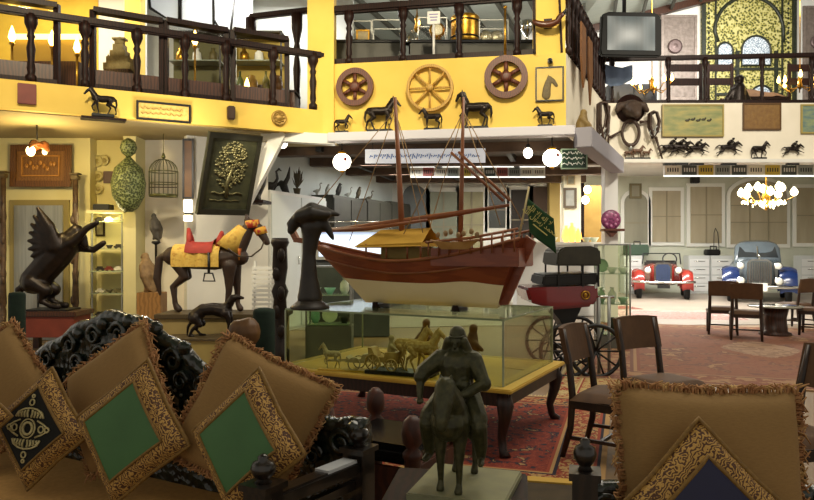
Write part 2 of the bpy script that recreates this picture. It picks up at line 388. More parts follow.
def with_jockey():
    mb = MB()
    o = bpy.data.objects.new('t', HM['gallop']); dgm = HM['gallop']
    mb.add([v.co for v in dgm.vertices], [tuple(p.vertices) for p in dgm.polygons], sm=True)
    for s in (-1, 1): mb.tube([(.0, s*.12, 1.06), (.16, s*.22, .92), (.0, s*.22, .7), (.1, s*.22, .66)], [.07, .06, .045, .035])
    for s in (-1, 1): mb.tube([(.24, s*.12, 1.3), (.38, s*.14, 1.16), (.52, s*.06, 1.14)], [.05, .04, .03])
    mb.tube([(-.04, 0, 1.06), (.1, 0, 1.24), (.26, 0, 1.36)], [.11, .12, .09]); mb.ell((.36, 0, 1.46), (.09, .075, .095))
    mb.ell((.36, 0, 1.5), (.11, .08, .06)); bpy.data.objects.remove(o)
    return mb.mesh('jockey_horse')
JM = with_jockey()
def horse_statue(label, x, y, Y, hpx, face, pose='stand', group=None, mat=BRONZE, base=True, mesh=None, name='horse_statue', tall=1.5):
    s = hpx/FP*Y/tall; rz = 0 if face > 0 else PI
    t = thing(name, label, 'statue', (px(x, Y), Y, pz(y, Y)), rz, group)
    me = mesh or HM[pose]
    o = meshobj('body', me, mat, t); b = .04/s if base else 0
    o.scale = (s*1.12, s, s*1.04); o.location = (0, 0, .035 if base else 0)
    if base: MB().box((0, 0, .02), (1.15*s, .42*s, .04)).build('base', BLACK, t, .006)
    return t
def kline(kind, x):
    k = (x-407)/FP
    return {'W': 11.824/(1-.54*k), 'C': 10.936/(1+.183*k), 'E': 14.3}[kind]
ON = 'bronze horses on the yellow gallery ledge'
Yc = lambda x: kline('C', x)-.13
for (x, hp, f, po, lab) in ((342, 17, 1, 'walk', 'tiny dark bronze horse standing under the first dark wheel on the ledge'),
        (380, 33, 1, 'walk', 'large dark horse striding away from the tiny horse, beside the ship mast'),
        (432, 21, -1, 'stand', 'small dark horse standing below the pale spoked wheel'),
        (475, 35, -1, 'prance', 'large dark prancing horse with raised foreleg below the red brown wheel'),
        (545, 19, -1, 'walk', 'small dark bronze horse below the framed horse head picture')):
    Y = Yc(x); h = horse_statue(lab, x, 133, Y, hp, f, po); h.location.z = 3.3; h.rotation_euler.z += -.18
# the west gallery horse on its own little shelf
Yw = kline('W', 103)-.14
t = horse_statue('dark bronze horse with lowered head walking on a shelf of the gallery front', 103, 117, Yw, 27, -1, 'walk'); t.rotation_euler.z += .49
zz = t.location.z
b = solo('wall_shelf', MB().box((0, .02, -.02), (.56, .2, .03)), DWOOD, 'narrow dark wall shelf under the walking horse', 'shelf', (t.location.x, t.location.y+.02, zz-.005), .49)
for (x, hp, f, me, lab) in ((629, 9, 1, None, 'smallest pale brown horse figure below the horse collar'), (638, 12, 1, None, 'dark toy sized horse figure just beside the smallest one under the horse collar'), (647, 9, 1, None, 'little brown horse figure between the horse collar and the racing pair'),
        (671, 13, 1, JM, 'dark racing horse with jockey, first of the racers under the green painting'), (680, 13, 1, JM, 'dark racing horse with jockey, overlapping the first racer under the green painting'), (697, 12, 1, JM, 'dark racing horse with jockey under the far end of the green painting'),
        (729, 13, 1, JM, 'dark galloping horse with rider between the painting and the brown relief'), (760, 16, 1, HM['walk'], 'dark tall walking horse under the brown carved relief'), (793, 11, 1, JM, 'dark small rider on horse near the blue painting')):
    me = me or HM['stand']
    s_h = 1.05 if me is JM else 1.42
    t = horse_statue(lab, x, 160, 14.2, hp, f, mesh=me, mat=BRONZE if x > 650 else M('brown_figure', '#5a3c26', rough=.5), tall=s_h); t.location.z = 3.3
    t.location.y = 14.22-(.05 if x == 680 else 0)
    if me is JM: t.children[0].location.z -= .12*t.children[0].scale.z

# ------------------------------------------------------------------ railings
def baluster(mb, p, h, r=.045):
    mb.lathe([(r*1.1, 0), (r*1.1, .1*h), (r*.6, .13*h), (r*.85, .2*h), (r*.7, .32*h), (r*.95, .5*h), (r*.6, .62*h), (r*.9, .68*h), (r*.6, .73*h), (r*1.0, .8*h), (r*1.35, .86*h), (r*1.35, h)], 10, p)
def shade_off(o):
    return o
rail = thing('balcony_railing', 'dark wooden railing with turned balusters and glass panels on the yellow gallery above the horse', 'railing', (0, 0, 0))
def LW(x, off=0): Y = kline('W', x)+off; return Vector((px(x, Y), Y, 0))
up = lambda p, z: Vector((p.x, p.y, z))
a, b = LW(-90, .05), LW(331, .05)
MB().bar(up(a, 4.6), up(b, 4.56), .12, .1).build('handrail', DWOOD, rail, .02)
for x in (-40, 31, 85, 137, 185, 226, 273, 313):
    m = MB(); baluster(m, up(LW(x, .06), 3.68), .9, .06); m.build('baluster', DWOOD, rail)
for (xa, xb) in ((-60, 57), (93, 162), (166, 227), (233, 287)):
    p, q = LW(xa, .13), LW(xb, .13); m = MB()
    m.bar(up(p, 4.78), up(q, 4.76), .16, .07)
    m.bar(up(p, 3.72), up(q, 3.72), .08, .08)
    for e in (p, q): m.bar(up(e, 3.7), up(e, 4.78), .07, .07)
    f = m.build('panel_frame', DWOOD, rail)
    MB().bar(up(p, 3.84), up(q, 3.84), .03, .24).build('kick_panel', MWOOD, f)
    MB().bar(up(p, 4.32), up(q, 4.32), .012, .74).build('pane', GLASS, f)
# centre railing
rail = thing('balcony_railing', 'dark wooden railing with round posts above the three wall wheels', 'railing', (0, 0, 0))
def LC(x, off=.06): Y = kline('C', x)+off; return Vector((px(x, Y), Y, 0))
MB().bar(up(LC(333), 5.3), up(LC(540), 5.34), .13, .13).build('handrail', DWOOD, rail, .03)
MB().bar(up(LC(333, .1), 4.47), up(LC(537, .1), 4.47), .12, .1).build('bottom_rail', DWOOD, rail)
for x in (349, 403, 459, 517):
    m = MB(); baluster(m, up(LC(x), 4.43), .84, .06); m.build('baluster', DWOOD, rail)
# rear west railing (beyond the west gallery)
rail = thing('balcony_railing', 'short dark railing upstairs between the white column and the yellow pillar', 'railing', (0, 0, 0))
MB().bar(P(250, 17, 12.9), P(312, 10, 12.5), .12, .1).build('handrail', DWOOD, rail, .02)
for x, y in ((251, 17), (297, 12)):
    p = P(x, y, 12.9-.4*(x-250)/62); m = MB(); baluster(m, Vector((p.x, p.y, 3.69)), p.z-3.71, .075); m.build('baluster', DWOOD, rail)
MB().bar(Vector((px(250, 12.9), 12.9, 3.78)), Vector((px(312, 12.5), 12.5, 3.78)), .1, .16).build('bottom_rail', DWOOD, rail)
# side railing and east railing
rail = thing('balcony_railing', 'dark close set railing receding behind the yellow corner pillar', 'railing', (0, 0, 0))
cs = Vector((*C1, 0)); ss = Vector((*S1, 0))
MB().bar(up(cs, 5.5), up(ss, 5.42), .09, .09).build('handrail', DWOOD, rail, .02)
for k in range(13):
    p = cs.lerp(ss, (k+.6)/13.4); m = MB(); baluster(m, up(p, 4.43), 1.03, .05); m.build('baluster', DWOOD, rail)
rail = thing('balcony_railing', 'thin dark railing on the cream gallery in front of the ornate window screen', 'railing', (0, 0, 0))
MB().bar((4.05, 14.4, 5.38), (9.6, 14.35, 5.48), .08, .1).build('handrail', DWOOD, rail, .02)
MB().bar((4.05, 14.4, 4.5), (9.6, 14.35, 4.5), .08, .07).build('bottom_rail', DWOOD, rail)
for x in (612, 668, 705, 762, 812):
    m = MB(); baluster(m, (px(x, 14.38), 14.38, 4.46), .95, .045); m.build('baluster', DWOOD, rail)

# ------------------------------------------------------------------ wheels on the gallery front
def wheel(label, x, y, dpx, spokes, mat, rimw, hubr, mat2=None):
    Y = kline('C', x)-.075; R = dpx/2/FP*Y
    t = thing('wagon_wheel', label, 'wheel', (px(x, Y), Y, pz(y, Y)), -.18)
    m = MB(); n = 40; r0 = R-rimw
    for k in range(n):
        a, b = 2*PI*k/n, 2*PI*(k+1)/n
        m.prism([(r0*math.cos(a), r0*math.sin(a)), (R*math.cos(a), R*math.sin(a)), (R*math.cos(b), R*math.sin(b)), (r0*math.cos(b), r0*math.sin(b))], -.04, .04)
    m.build('rim', mat, t)
    A = Matrix.Rotation(PI/2, 4, 'X')
    MB().lathe([(hubr*.5, -.06), (hubr, -.04), (hubr, .04), (hubr*.75, .075), (hubr*.4, .08)], 20, T=A).build('hub', mat2 or mat, t)
    for k in range(spokes):
        an = PI/2+2*PI*k/spokes; m = MB()
        m.tube([(hubr*.8*math.cos(an), 0, hubr*.8*math.sin(an)), (r0*.6*math.cos(an), 0, r0*.6*math.sin(an)), ((r0+.01)*math.cos(an), 0, (r0+.01)*math.sin(an))], [rimw*.24+.008, rimw*.3+.006, rimw*.22+.008], 8)
        m.build('spoke', mat2 or mat, t)
    return t
RBW = M('red_brown_wood', '#4a2416', '#653420', 10, .5, kind='wood'); PALEW = M('pale_oak', '#b08a3c', '#c49a48', 10, .5, kind='wood')
wheel('dark red brown six spoked wheel with a broad rim near the yellow pillar', 355, 87, 38, 6, RBW, .085, .085)
wheel('large pale oak wheel with eight thin spokes', 430, 88, 47, 8, PALEW, .04, .06)
wheel('red brown six spoked wheel above the prancing horse', 506, 77, 43, 6, RBW, .095, .085)
# ------------------------------------------------------------------ flat things on the gallery fronts
def framed(name, label, cat, c, w, h, rz, fm, pm_, fw=.03, d=.035, tilt=0, mat_gap=None, group=None):
    t = thing(name, label, cat, c, rz, group)
    if tilt: t.rotation_euler = (tilt, 0, rz)
    m = MB()
    for s in (-1, 1):
        m.box((s*(w/2-fw/2), 0, 0), (fw, d, h)); m.box((0, 0, s*(h/2-fw/2)), (w-2*fw, d, fw))
    m.build('frame', fm, t, .005)
    p = MB().box((0, d*.15, 0), (w-1.8*fw, d*.4, h-1.8*fw)).build('picture', pm_, t)
    return t
def onW(x, y, off=-.03): Y = kline('W', x)+off; return P(x, y, Y)
def onC(x, y, off=-.03): Y = kline('C', x)+off; return P(x, y, Y)
solo('wall_plaque', MB().box((0, 0, 0), (.22, .03, .27)), M('maroon_plaque', '#7a3426', '#6a2a20', 6), 'small plain maroon plaque high on the yellow gallery front', 'plaque', onW(27, 94), .495, bevel=.008)
GILD = M('gilded_parchment', '#c9a24a', '#dcbc6c', 30, .5)
t = framed('framed_calligraphy', 'long black framed panel of gilded script on the yellow gallery front', 'picture', onW(164, 112), .74, .27, .495, BLACK, GILD)
m = MB(); random.seed(3)
for r in range(2):
    for k in range(8):
        x0 = .25-k*.07; z0 = .035-.07*r; a = random.uniform(.02, .035); m.tube([(x0, -.012, z0), (x0-.015, -.012, z0+a*random.choice((1, .3))), (x0-.03, -.012, z0-.008), (x0-.05, -.012, z0-a*.4), (x0-.068, -.012, z0+.006)], .004, 4)
m.build('script', M('dark_gilt', '#80601e', rough=.4), t)
solo('wall_speaker', MB().box((0, 0, 0), (.11, .1, .2)), M('dark_umber', '#3b2413', rough=.5), 'small dark brown box speaker on the yellow gallery front', 'speaker', onW(231, 113, -.06), .495, bevel=.015)
t = thing('wall_medallion', 'round carved gilt medallion near the yellow pillar', 'medallion', onW(279, 118, -.02), .495)
A = Matrix.Rotation(PI/2, 4, 'X')
MB().lathe([(.118, -.02), (.118, .02), (.1, .035), (.09, .02), (.05, .03), (.02, .05)], 28, T=A).build('disc', M('old_gilt', '#8a6a2c', '#a88844', 20, .45, .4, bump=.3), t)
m = MB()
for k in range(8): m.ell((.065*math.cos(k*PI/4), -.03, .065*math.sin(k*PI/4)), (.024, .014, .014), 8, 6, None)
m.build('petal_relief', MATS['old_gilt'], t)
# horse head picture, horn and camera on the corner pillar
t = framed('framed_picture', 'black framed picture of a horse head beside the gallery corner', 'picture', onC(549.5, 84), .42, .52, -.18, BLACK, M('picture_paper', '#d9bd62', '#cfae50', 4), .022)
hh = organic('horse_head', [([(-.06, 0, -.17), (-.05, 0, -.06), (-.02, 0, .06), (0, 0, .11)], [.085, .075, .06, .05]), ([(0, 0, .11), (.07, 0, .07), (.13, 0, -.01)], [.055, .042, .03]), ([(-.02, 0, .14), (-.02, 0, .19)], [.02, .006])], vox=.01)
o = meshobj('horse_head_relief', hh, M('olive_relief', '#6a5a34', '#54472a', 20, .6), t); o.scale = (.8, .18, .85); o.location = (0, -.005, -.02)
t = thing('mounted_horn', 'dark curved animal horn mounted across the yellow corner pillar', 'horn', onC(548, 21, -.14), -.18)
pts = [(-.22+.44*i/10, -.02, -.06+.16*((i/10-.45)**2)*4*.5+(.05 if i > 8 else 0)) for i in range(11)]
MB().tube(pts, [.035+.03*math.sin(PI*i/10)*.6 for i in range(11)], 10).build('horn', M('horn_brown', '#5c2f17', '#3d1d0d', 12, .35), t)
MB().tube([pts[-1], (.25, -.02, .13), (.27, -.02, .17)], [.03, .02, .006]).build('horn_tip', BLACK, t)
MB().box((0, .07, -.02), (.12, .18, .1)).build('mount', DWOOD, t)
t = thing('security_camera', 'small black camera under the horn on the corner pillar', 'camera', onC(550, 61, -.06), -.18)
MB().box((0, 0, 0), (.07, .1, .07)).build('body', BLACK, t, .01); MB().lathe([(.02, 0), (.024, .03)], 12, T=Matrix.Translation((0, -.05, 0)) @ A).build('lens', M('lens_glass', '#20242a', rough=.1), t)
for x in (534, 561):
    struct('trim_dark', MB().bar((px(x, 10.6)+.0, 10.55, 4.43), (px(x-2 if x < 540 else x-5, 10.6), 10.55, 6.2), .03, .03), DWOOD)
# sign on its stand, brass pole
t = thing('sign_stand', 'white sign board on a thin white pole behind the gallery railing', 'sign', (LC(434, -.0).x, LC(434, 0).y+.12, 4.43), -.1)
MB().tube([(0, 0, 0), (0, 0, .6)], .02, 8).build('pole', WPAINT, t); m = MB().box((0, 0, .68), (.2, .03, .2)).build('board', WPAINT, t, .004)
mm = MB()
for i in range(3): mm.box((0, -.018, .73-.045*i), (.14-.02*i, .003, .018))
mm.build('text_lines', M('lilac_print', '#8d86b4', rough=.6), m)
t = thing('brass_pole', 'slender brass pole with a ball top standing above the red brown wheel', 'pole', (LC(505).x, LC(505).y-.02, 4.43), 0)
MB().tube([(0, 0, 0), (0, 0, .72)], [.022, .016], 8).build('shaft', GOLD, t); MB().ell((0, 0, .75), .03).build('finial', GOLD, t)
# ================================================================== rugs
def rug_mat(name, field, field2, border, border2, w, h, bw, med=None, sc=7):
    m = bpy.data.materials.new(name); m.use_nodes = True; nt = m.node_tree; L = nt.links.new; b = nt.nodes['Principled BSDF']; b.inputs['Roughness'].default_value = .95
    N = lambda t: nt.nodes.new(t)
    tc = N('ShaderNodeTexCoord'); sx = N('ShaderNodeSeparateXYZ'); L(tc.outputs['Object'], sx.inputs[0])
    def mth(op, a, b_=None):
        n = N('ShaderNodeMath'); n.operation = op
        for i, q in enumerate((a, b_)):
            if q is None: continue
            if isinstance(q, (int, float)): n.inputs[i].default_value = q
            else: L(q, n.inputs[i])
        return n.outputs[0]
    ax = mth('ABSOLUTE', sx.outputs[0]); ay = mth('ABSOLUTE', sx.outputs[1])
    e = mth('MINIMUM', mth('SUBTRACT', w/2, ax), mth('SUBTRACT', h/2, ay))       # distance to the edge
    def ramp(fac, stops, interp='CONSTANT'):
        r = N('ShaderNodeValToRGB'); r.color_ramp.interpolation = interp; els = r.color_ramp.elements
        while len(els) < len(stops): els.new(.5)
        for q, (p, c) in zip(els, stops): q.position = p; q.color = lin(c)
        L(fac, r.inputs[0]); return r.outputs[0]
    v = N('ShaderNodeTexVoronoi'); v.inputs['Scale'].default_value = sc; L(tc.outputs['Object'], v.inputs['Vector'])
    n = N('ShaderNodeTexNoise'); n.inputs['Scale'].default_value = sc*1.6; n.inputs['Detail'].default_value = 6; n.inputs['Distortion'].default_value = 1.5; L(tc.outputs['Object'], n.inputs['Vector'])
    mixf = mth('ADD', mth('MULTIPLY', v.outputs['Distance'], .45), mth('MULTIPLY', n.outputs['Fac'], .6))
    fc = ramp(mixf, [(0, field2), (.36, field), (.5, border2), (.54, field), (.62, field2), (.7, border)])
    bc = ramp(mixf, [(0, border), (.42, border2), (.5, field), (.56, border), (.66, field2)])
    stripe = ramp(mth('DIVIDE', e, bw), [(0, border), (.1, field2), (.16, border2), (.22, field), (.82, field2), (.88, border), (.94, border2)])
    def mix(f, a, b_):
        x = N('ShaderNodeMix'); x.data_type = 'RGBA'; L(f, x.inputs[0]); L(a, x.inputs[6]); L(b_, x.inputs[7]); return x.outputs[2]
    inb = mth('LESS_THAN', e, bw); band = mth('MULTIPLY', mth('GREATER_THAN', e, bw*.22), mth('LESS_THAN', e, bw*.82))
    col = mix(inb, fc, mix(band, stripe, bc))
    if med:
        d = mth('ADD', mth('POWER', mth('DIVIDE', ax, med[0]), 1.4), mth('POWER', mth('DIVIDE', ay, med[1]), 1.4))
        d = mth('ADD', d, mth('MULTIPLY', n.outputs['Fac'], .5))
        col = mix(mth('LESS_THAN', d, 1.2), col, ramp(mixf, [(0, med[2]), (.45, med[3]), (.55, med[2])]))
    L(col, b.inputs['Base Color']); return m
def rug(name, label, c, w, h, rz, mat, z=.016, fringe=None):
    t = thing(name, label, 'rug', (c[0], c[1], .0), rz)
    MB().box((0, 0, z/2+.001), (w, h, z)).build('pile', mat, t)
    if fringe:
        m = MB(); random.seed(5)
        for s in (-1, 1):
            for k in range(int(w/.03)):
                x = -w/2+.015+k*.03; m.bar((x, s*h/2, .008), (x+random.uniform(-.01, .01), s*(h/2+.09), .006), .014, .006)
        m.build('fringe', fringe, t)
    return t
FRI = M('rug_fringe', '#c9b78c', rough=.95)
rug('persian_rug', 'red and navy patterned rug under the glass display table', (.1, 5.95), 3.1, 2.75, -.3, rug_mat('red_rug', '#7a2c1c', '#2a2430', '#b08a58', '#94402a', 3.1, 2.75, .38, sc=9), fringe=FRI)
rug('persian_rug', 'large faded brick rug with pale medallion beyond the pair of chairs', (5.2, 10.3), 4.8, 6.3, -.31, rug_mat('brick_rug', '#80523a', '#6c4636', '#94714e', '#7a4834', 4.8, 6.3, .7, (.55, .9, '#9a7a60', '#846650'), sc=2.6), z=.014)
rug('runner_rug', 'cream runner with a red stripe behind the pair of chairs', (2.62, 9.0), 1.05, 4.6, -.33, rug_mat('cream_runner', '#b59c64', '#a88e58', '#c0ac7c', '#8e2a1c', 1.05, 4.6, .3, sc=6), z=.013)
rug('round_rug', 'pinkish worn rug on the pale floor in front of the red car', (6.0, 15.6), 2.6, 1.9, -.2, rug_mat('pink_rug', '#a08078', '#8e6a66', '#b09a92', '#7e4e48', 2.6, 1.9, .3, sc=6), z=.012)
rug('doormat', 'small dark red mat beside the red car', (5.0, 17.4), 1.4, .9, .1, rug_mat('red_mat', '#6e3a30', '#5a2c26', '#8a6a58', '#7e3426', 1.4, .9, .14, sc=8), z=.02)
# long yellow edged step in front of the rug
t = thing('floor_mat', 'dark floor runner with a yellow edge band before the red rug', 'mat', (.75, 4.27, 0), -.22)
MB().box((0, -.1, .012), (3.6, .5, .02)).build('runner', M('dark_olive_mat', '#3a3020', '#4a3c26', 8, .9), t); plabel(MB().box((0, .2, .016), (3.6, .09, .03)).build('edge_band', M('yellow_band', '#c8a040', rough=.7), t), 'yellow edge band')

# ================================================================== glass display table with the ship
TT = thing('display_table', 'low table with yellow top under a big glass showcase carrying the ship', 'table', (0, 0, 0))
fl, fr, br = Vector((-1.10, 5.85, 0)), Vector((.71, 4.9, 0)), Vector((1.26, 6.14, 0)); bl = fl+(br-fr)
uu = (fr-fl).normalized(); vv = Vector((-uu.y, uu.x, 0)); TA = math.atan2(uu.y, uu.x); TW = (fr-fl).length; TD = 1.36
TC = fl+uu*TW/2+vv*TD/2
TT.location = TC; TT.rotation_euler = (0, 0, TA)
YTOP = M('yellow_table_top', '#d0ac44', '#c49e3a', 3, .5); TWOOD = M('dark_mahogany', '#22100a', '#301812', 8, .45, kind='wood')
MB().box((0, 0, .495), (TW+.06, TD+.06, .03)).build('table_top', YTOP, TT, .008)
m = MB()
for s in (-1, 1):
    m.box((0, s*(TD/2-.03), .43), (TW-.04, .04, .1)); m.box((s*(TW/2-.03), 0, .43), (.04, TD-.04, .1))
m.build('apron', TWOOD, TT)
for sx in (-1, 1):
    for sy in (-1, 1):
        q = MB(); x, y = sx*(TW/2-.07), sy*(TD/2-.07); d = Vector((sx, sy, 0)).normalized()
        q.tube([Vector((x, y, z))+d*o for z, o in ((.46, 0), (.38, .05), (.28, .035), (.15, -.01), (.06, .01), (.015, .05))], [.06, .062, .045, .032, .03, .042], 10)
        q.build('leg', TWOOD, TT)
gc = thing('glass_showcase', 'large clear glass showcase on the yellow topped table', 'showcase', TC+Vector((0, 0, .511)), TA)
GH = .47; gw, gd = TW-.12, TD-.12
for nm, c, d in (('front_pane', (0, -gd/2, GH/2), (gw, .01, GH)), ('back_pane', (0, gd/2, GH/2), (gw, .01, GH)), ('side_pane', (-gw/2, 0, GH/2), (.01, gd, GH)), ('side_pane', (gw/2, 0, GH/2), (.01, gd, GH)), ('top_pane', (0, 0, GH+.006), (gw+.02, gd+.02, .012))):
    MB().box(c, d).build(nm, GLASSG, gc)
edge = M('glass_edge', '#aab49c', rough=.15, metal=.3); m = MB()
for sx in (-1, 1):
    for sy in (-1, 1): m.box((sx*gw/2, sy*gd/2, GH/2), (.012, .012, GH))
    m.box((sx*gw/2, 0, GH+.006), (.012, gd, .014)); m.box((0, sx*gd/2, GH+.006), (gw, .012, .014))
m.build('edge_strip', edge, gc)
Tm = Matrix.Translation(TC) @ Matrix.Rotation(TA, 4, 'Z')
def onT(x, y, z): return Tm @ Vector((x, y, z))
# gilt carriage group inside the showcase
GILT = M('gilt_figurine', '#b08a48', '#dcc080', 12, .4, .15); PALEG = M('pale_figurine', '#cfc09a', '#a89468', 14, .5)
def tbl_xy(x, y): # where the picture ray through (x, y) meets the table top
    Y = (HC-.51)*FP/(y-HZ); return Vector((px(x, Y), Y, .511))
cg = thing('carriage_model', 'gilt model carriage drawn by a horse on a dark plinth inside the showcase', 'model', tbl_xy(402, 374), TA+.1)
MB().box((0, 0, .015), (.56, .2, .03)).build('plinth', BLACK, cg, .004)
for x, s in ((.06, .22), (.19, .22)):
    o = meshobj('horse', HM['walk'], GILT, cg); o.scale = (s*1.1, s, s*1.1); o.location = (x, .045 if x < .15 else -.05, .03)
m = MB(); m.prism([(-.26, .09), (-.04, .09), (-.03, .17), (-.12, .17), (-.13, .13), (-.2, .13), (-.24, .2), (-.27, .2)], -.06, .06); m.build('carriage_body', GILT, cg)
for x, r in ((-.22, .06), (-.06, .045)):
    for s in (-1, 1):
        m = MB(); m.ring((x, s*.075, .03+r), r, .007, 'Y', 18, 5)
        for k in range(4): a = k*PI/4; m.tube([(x+r*math.cos(a), s*.075, .03+r+r*math.sin(a)), (x-r*math.cos(a), s*.075, .03+r-r*math.sin(a))], .004, 4)
        m.build('wheel', GILT, cg)
rd = organic('seated_driver', [([(-.09, 0, .13), (-.09, 0, .2), (-.09, 0, .25)], [.035, .035, .02]), ([(-.08, -.03, .22), (-.03, -.03, .19)], [.014, .01]), ([(-.08, .03, .22), (-.03, .03, .19)], [.014, .01])], [((-.09, 0, .28), .024)], vox=.007)
meshobj('driver', rd, PALEG, cg)
fg = thing('carriage_model', 'pale open cart with small white horse at the showcase corner', 'model', tbl_xy(345, 370), TA+.2)
MB().box((0, 0, .006), (.42, .16, .012)).build('plinth', YTOP, fg, .003)
o = meshobj('horse', HM['walk'], PALEG, fg); o.scale = (.13, .13, .14); o.location = (-.12, 0, .012); o.rotation_euler = (0, 0, PI)
m = MB(); m.prism([(.02, .07), (.18, .07), (.2, .14), (.17, .14), (.15, .1), (.05, .1), (.03, .12)], -.05, .05); m.bar((-.16, -.03, .07), (.02, -.03, .08), .008); m.bar((-.16, .03, .07), (.02, .03, .08), .008); m.build('cart_body', PALEG, fg)
for s in (-1, 1): q = MB(); q.ring((.1, s*.06, .062), .05, .006, 'Y', 16, 5); q.build('wheel', PALEG, fg)
for (x, y, lab, dx) in ((425, 350, 'brown bundle shaped figurine behind the gilt carriage in the showcase', 0), (468, 358, 'dark red brown figurine near the showcase corner behind the rider statue', .04)):
    o = organic('fig', [([(0, 0, .02), (0, 0, .12), (.01, 0, .2)], [.055, .06, .04]), ([(.03, -.03, .15), (.09, -.02, .1)], [.025, .018]), ([(-.04, .02, .16), (-.1, .0, .08)], [.025, .02])], [((.015, 0, .255), .035)], vox=.01)
    f = solo('figurine', o, M('umber_figurine', '#5c3a24', '#7a5636', 20, .6), lab, 'figurine', tbl_xy(x, y+6)+Vector((dx, .1, 0)), TA, sc=1.15)

# ------------------------------------------------------------------ the dhow
SHIP = thing('dhow_model', 'large wooden dhow model with two masts resting on the glass showcase', 'ship model', onT(-.11, .0, .511+GH+.012), TA-.03, sc=1.13); SHIP.location.z -= .012
HULLB = M('red_brown_hull', '#7c381b', '#8a4322', 4, .4, kind='wood', stretch=(.2, 1, 3), coat=.25); HULLW = M('cream_hull_bottom', '#f2e4be', '#eadab0', 4, .5); SPAR = M('spar_wood', '#7c4424', '#965a30', 6, .4)
def hull_pt(u, v):      # u 0 bow .. 1 stern, v 0 keel .. 1 rail
    x = -.93+1.86*u
    sheer = .315+.20*(1-u)**2.4+.215*max(0, (u-.4)/.6)**1.5
    zk = .03
    # raked stem: the bow is drawn out at the top
    stem = .52*(1-u)**1.0 if u < .3 else 0
    xk = -.40+1.12*u
    xx = xk*(1-v)+x*v if True else x
    beam = .235*(math.sin(PI*min(1, .06+u*.95))**.6 if u < .55 else (math.sin(PI*(.06+.55*.95))**.6)*(1-.42*((u-.55)/.45)**2))
    beam *= max(0.02, min(1, u/.04)**.5)
    prof = (v**.55)*(1-.12*v)
    return Vector((xx, beam*prof, zk+(sheer-zk)*v))
def hull_side(v0, v1, mb, off=0):
    for s in (-1, 1):
        mb.grid(lambda a, b: (lambda p: Vector((p.x, s*(p.y+off), p.z)))(hull_pt(a, (v0(a) if callable(v0) else v0)+((v1(a) if callable(v1) else v1)-(v0(a) if callable(v0) else v0))*b)), 36, 8)
def WL(u): return (.165+.03*(1-u)**2+.025*math.exp(-((u-.8)/.13)**2))/(hull_pt(u, 1).z-.03)
m = MB(); hull_side(0, WL, m); m.build('hull_bottom', HULLW, SHIP)
m = MB(); hull_side(WL, 1, m)
tr = [hull_pt(1, v/8) for v in range(9)]
m.add([tuple(p) for p in tr]+[(p.x, -p.y, p.z) for p in tr], [(i, i+1, i+10, i+9) for i in range(8)])
m.build('hull', HULLB, SHIP)
m = MB()
for v in (.72, .99):
    for s in (-1, 1): m.tube([(lambda p: (p.x, s*(p.y+.004), p.z))(hull_pt(i/30, v)) for i in range(31)], .009 if v < .9 else .013, 6)
m.build('rubbing_strake', SPAR, SHIP)
m = MB(); m.grid(lambda a, b: (lambda p: Vector((p.x, p.y*(2*b-1)*.97, p.z)))(hull_pt(.05+.93*a, .82)), 24, 6); m.build('deck', M('deck_planks', '#8a5a30', '#7a4c26', 10, .6, kind='wood'), SHIP)
m = MB(); m.tube([(-.40, 0, .055), (.2, 0, .045), (.735, 0, .06)], .018, 6); m.build('keel', HULLW, SHIP)
m = MB(); m.prism([(.72, .05), (.80, .06), (1.0, .5), (.93, .55)], -.012, .012); m.build('rudder', HULLB, SHIP)
m = MB(); m.bar((-.86, 0, .50), (-1.1, 0, .53), .05, .04); m.bar((-1.08, 0, .52), (-1.13, 0, .6), .035, .05); m.build('bowsprit', SPAR, SHIP)
# after cabin, awning, boat, bulwark rails
m = MB(); m.plan([(.28, -.2), (.93, -.15), (.93, .15), (.28, .2)], .33, .46); m.build('poop_deck', HULLB, SHIP, .006)
m = MB()
for s in (-1, 1):
    m.tube([(.25, s*.21, .5), (.6, s*.2, .53), (.93, s*.16, .59)], .01, 5)
    for k in range(9): x = .27+k*.08; m.tube([(x, s*(.21-.03*k/8), .40+.004*k), (x, s*(.21-.03*k/8), .5+.01*k)], .006, 5)
m.build('poop_rail', SPAR, SHIP)
m = MB(); m.prism([(-.36, .46), (.2, .47), (.2, .5), (-.35, .48)], -.19, .19)
m.add([(-.38, -.2, .465), (.2, -.2, .475), (.18, .0, .61), (-.26, .0, .6), (-.38, .2, .465), (.2, .2, .475)], [(0, 1, 2, 3), (3, 2, 5, 4)])
aw = m.build('awning', M('yellow_awning', '#d4a83c', '#c49430', 4, .8), SHIP)
for x in (-.28, -.1, .08, .19):
    for s in (-1, 1): MB().tube([(x, s*.18, .38), (x, s*.18, .49)], .008, 5).build('awning_post', SPAR, SHIP)
m = MB(); m.box((-.02, 0, .42), (.36, .2, .09)); m.build('deck_house', M('olive_house', '#8c7632', '#7c682c', 10, .6), SHIP, .005)
bt = MB()
def boat(u, v):
    a = 2*PI*u; return Vector((.5+.19*math.cos(a)*(.55+.45*v), -.255+.05*math.sin(a)*(.3+.7*v), .45+.05*v+.02*abs(math.cos(a))**3*v))
bt.grid(boat, 24, 5); bt.ell((.5, -.235, .478), (.09, .015, .006)); bt.build('ship_boat', M('pale_boat', '#c49a62', '#a87a44', 8, .5), SHIP)
random.seed(11)
m = MB()
for k in range(7): m.ell((.36+.05*k, -.235+.02*(k % 2), .55+.012*(k % 3)), (.018, .016, .022), 8, 6)
m.build('deck_cargo', M('cargo_tan', '#a08458', '#7c6040', 20, .7), SHIP)
def mast(x, h, rake, r):
    m = MB(); top = Vector((x+rake, 0, h)); m.tube([(x, 0, .3), (x+rake*.5, 0, .3+(h-.3)*.5), top], [r, r*.85, r*.5], 8); m.build('mast', SPAR, SHIP); return top
t1 = mast(-.05, 1.62, -.08, .026); t2 = mast(.42, 1.56, .03, .02)
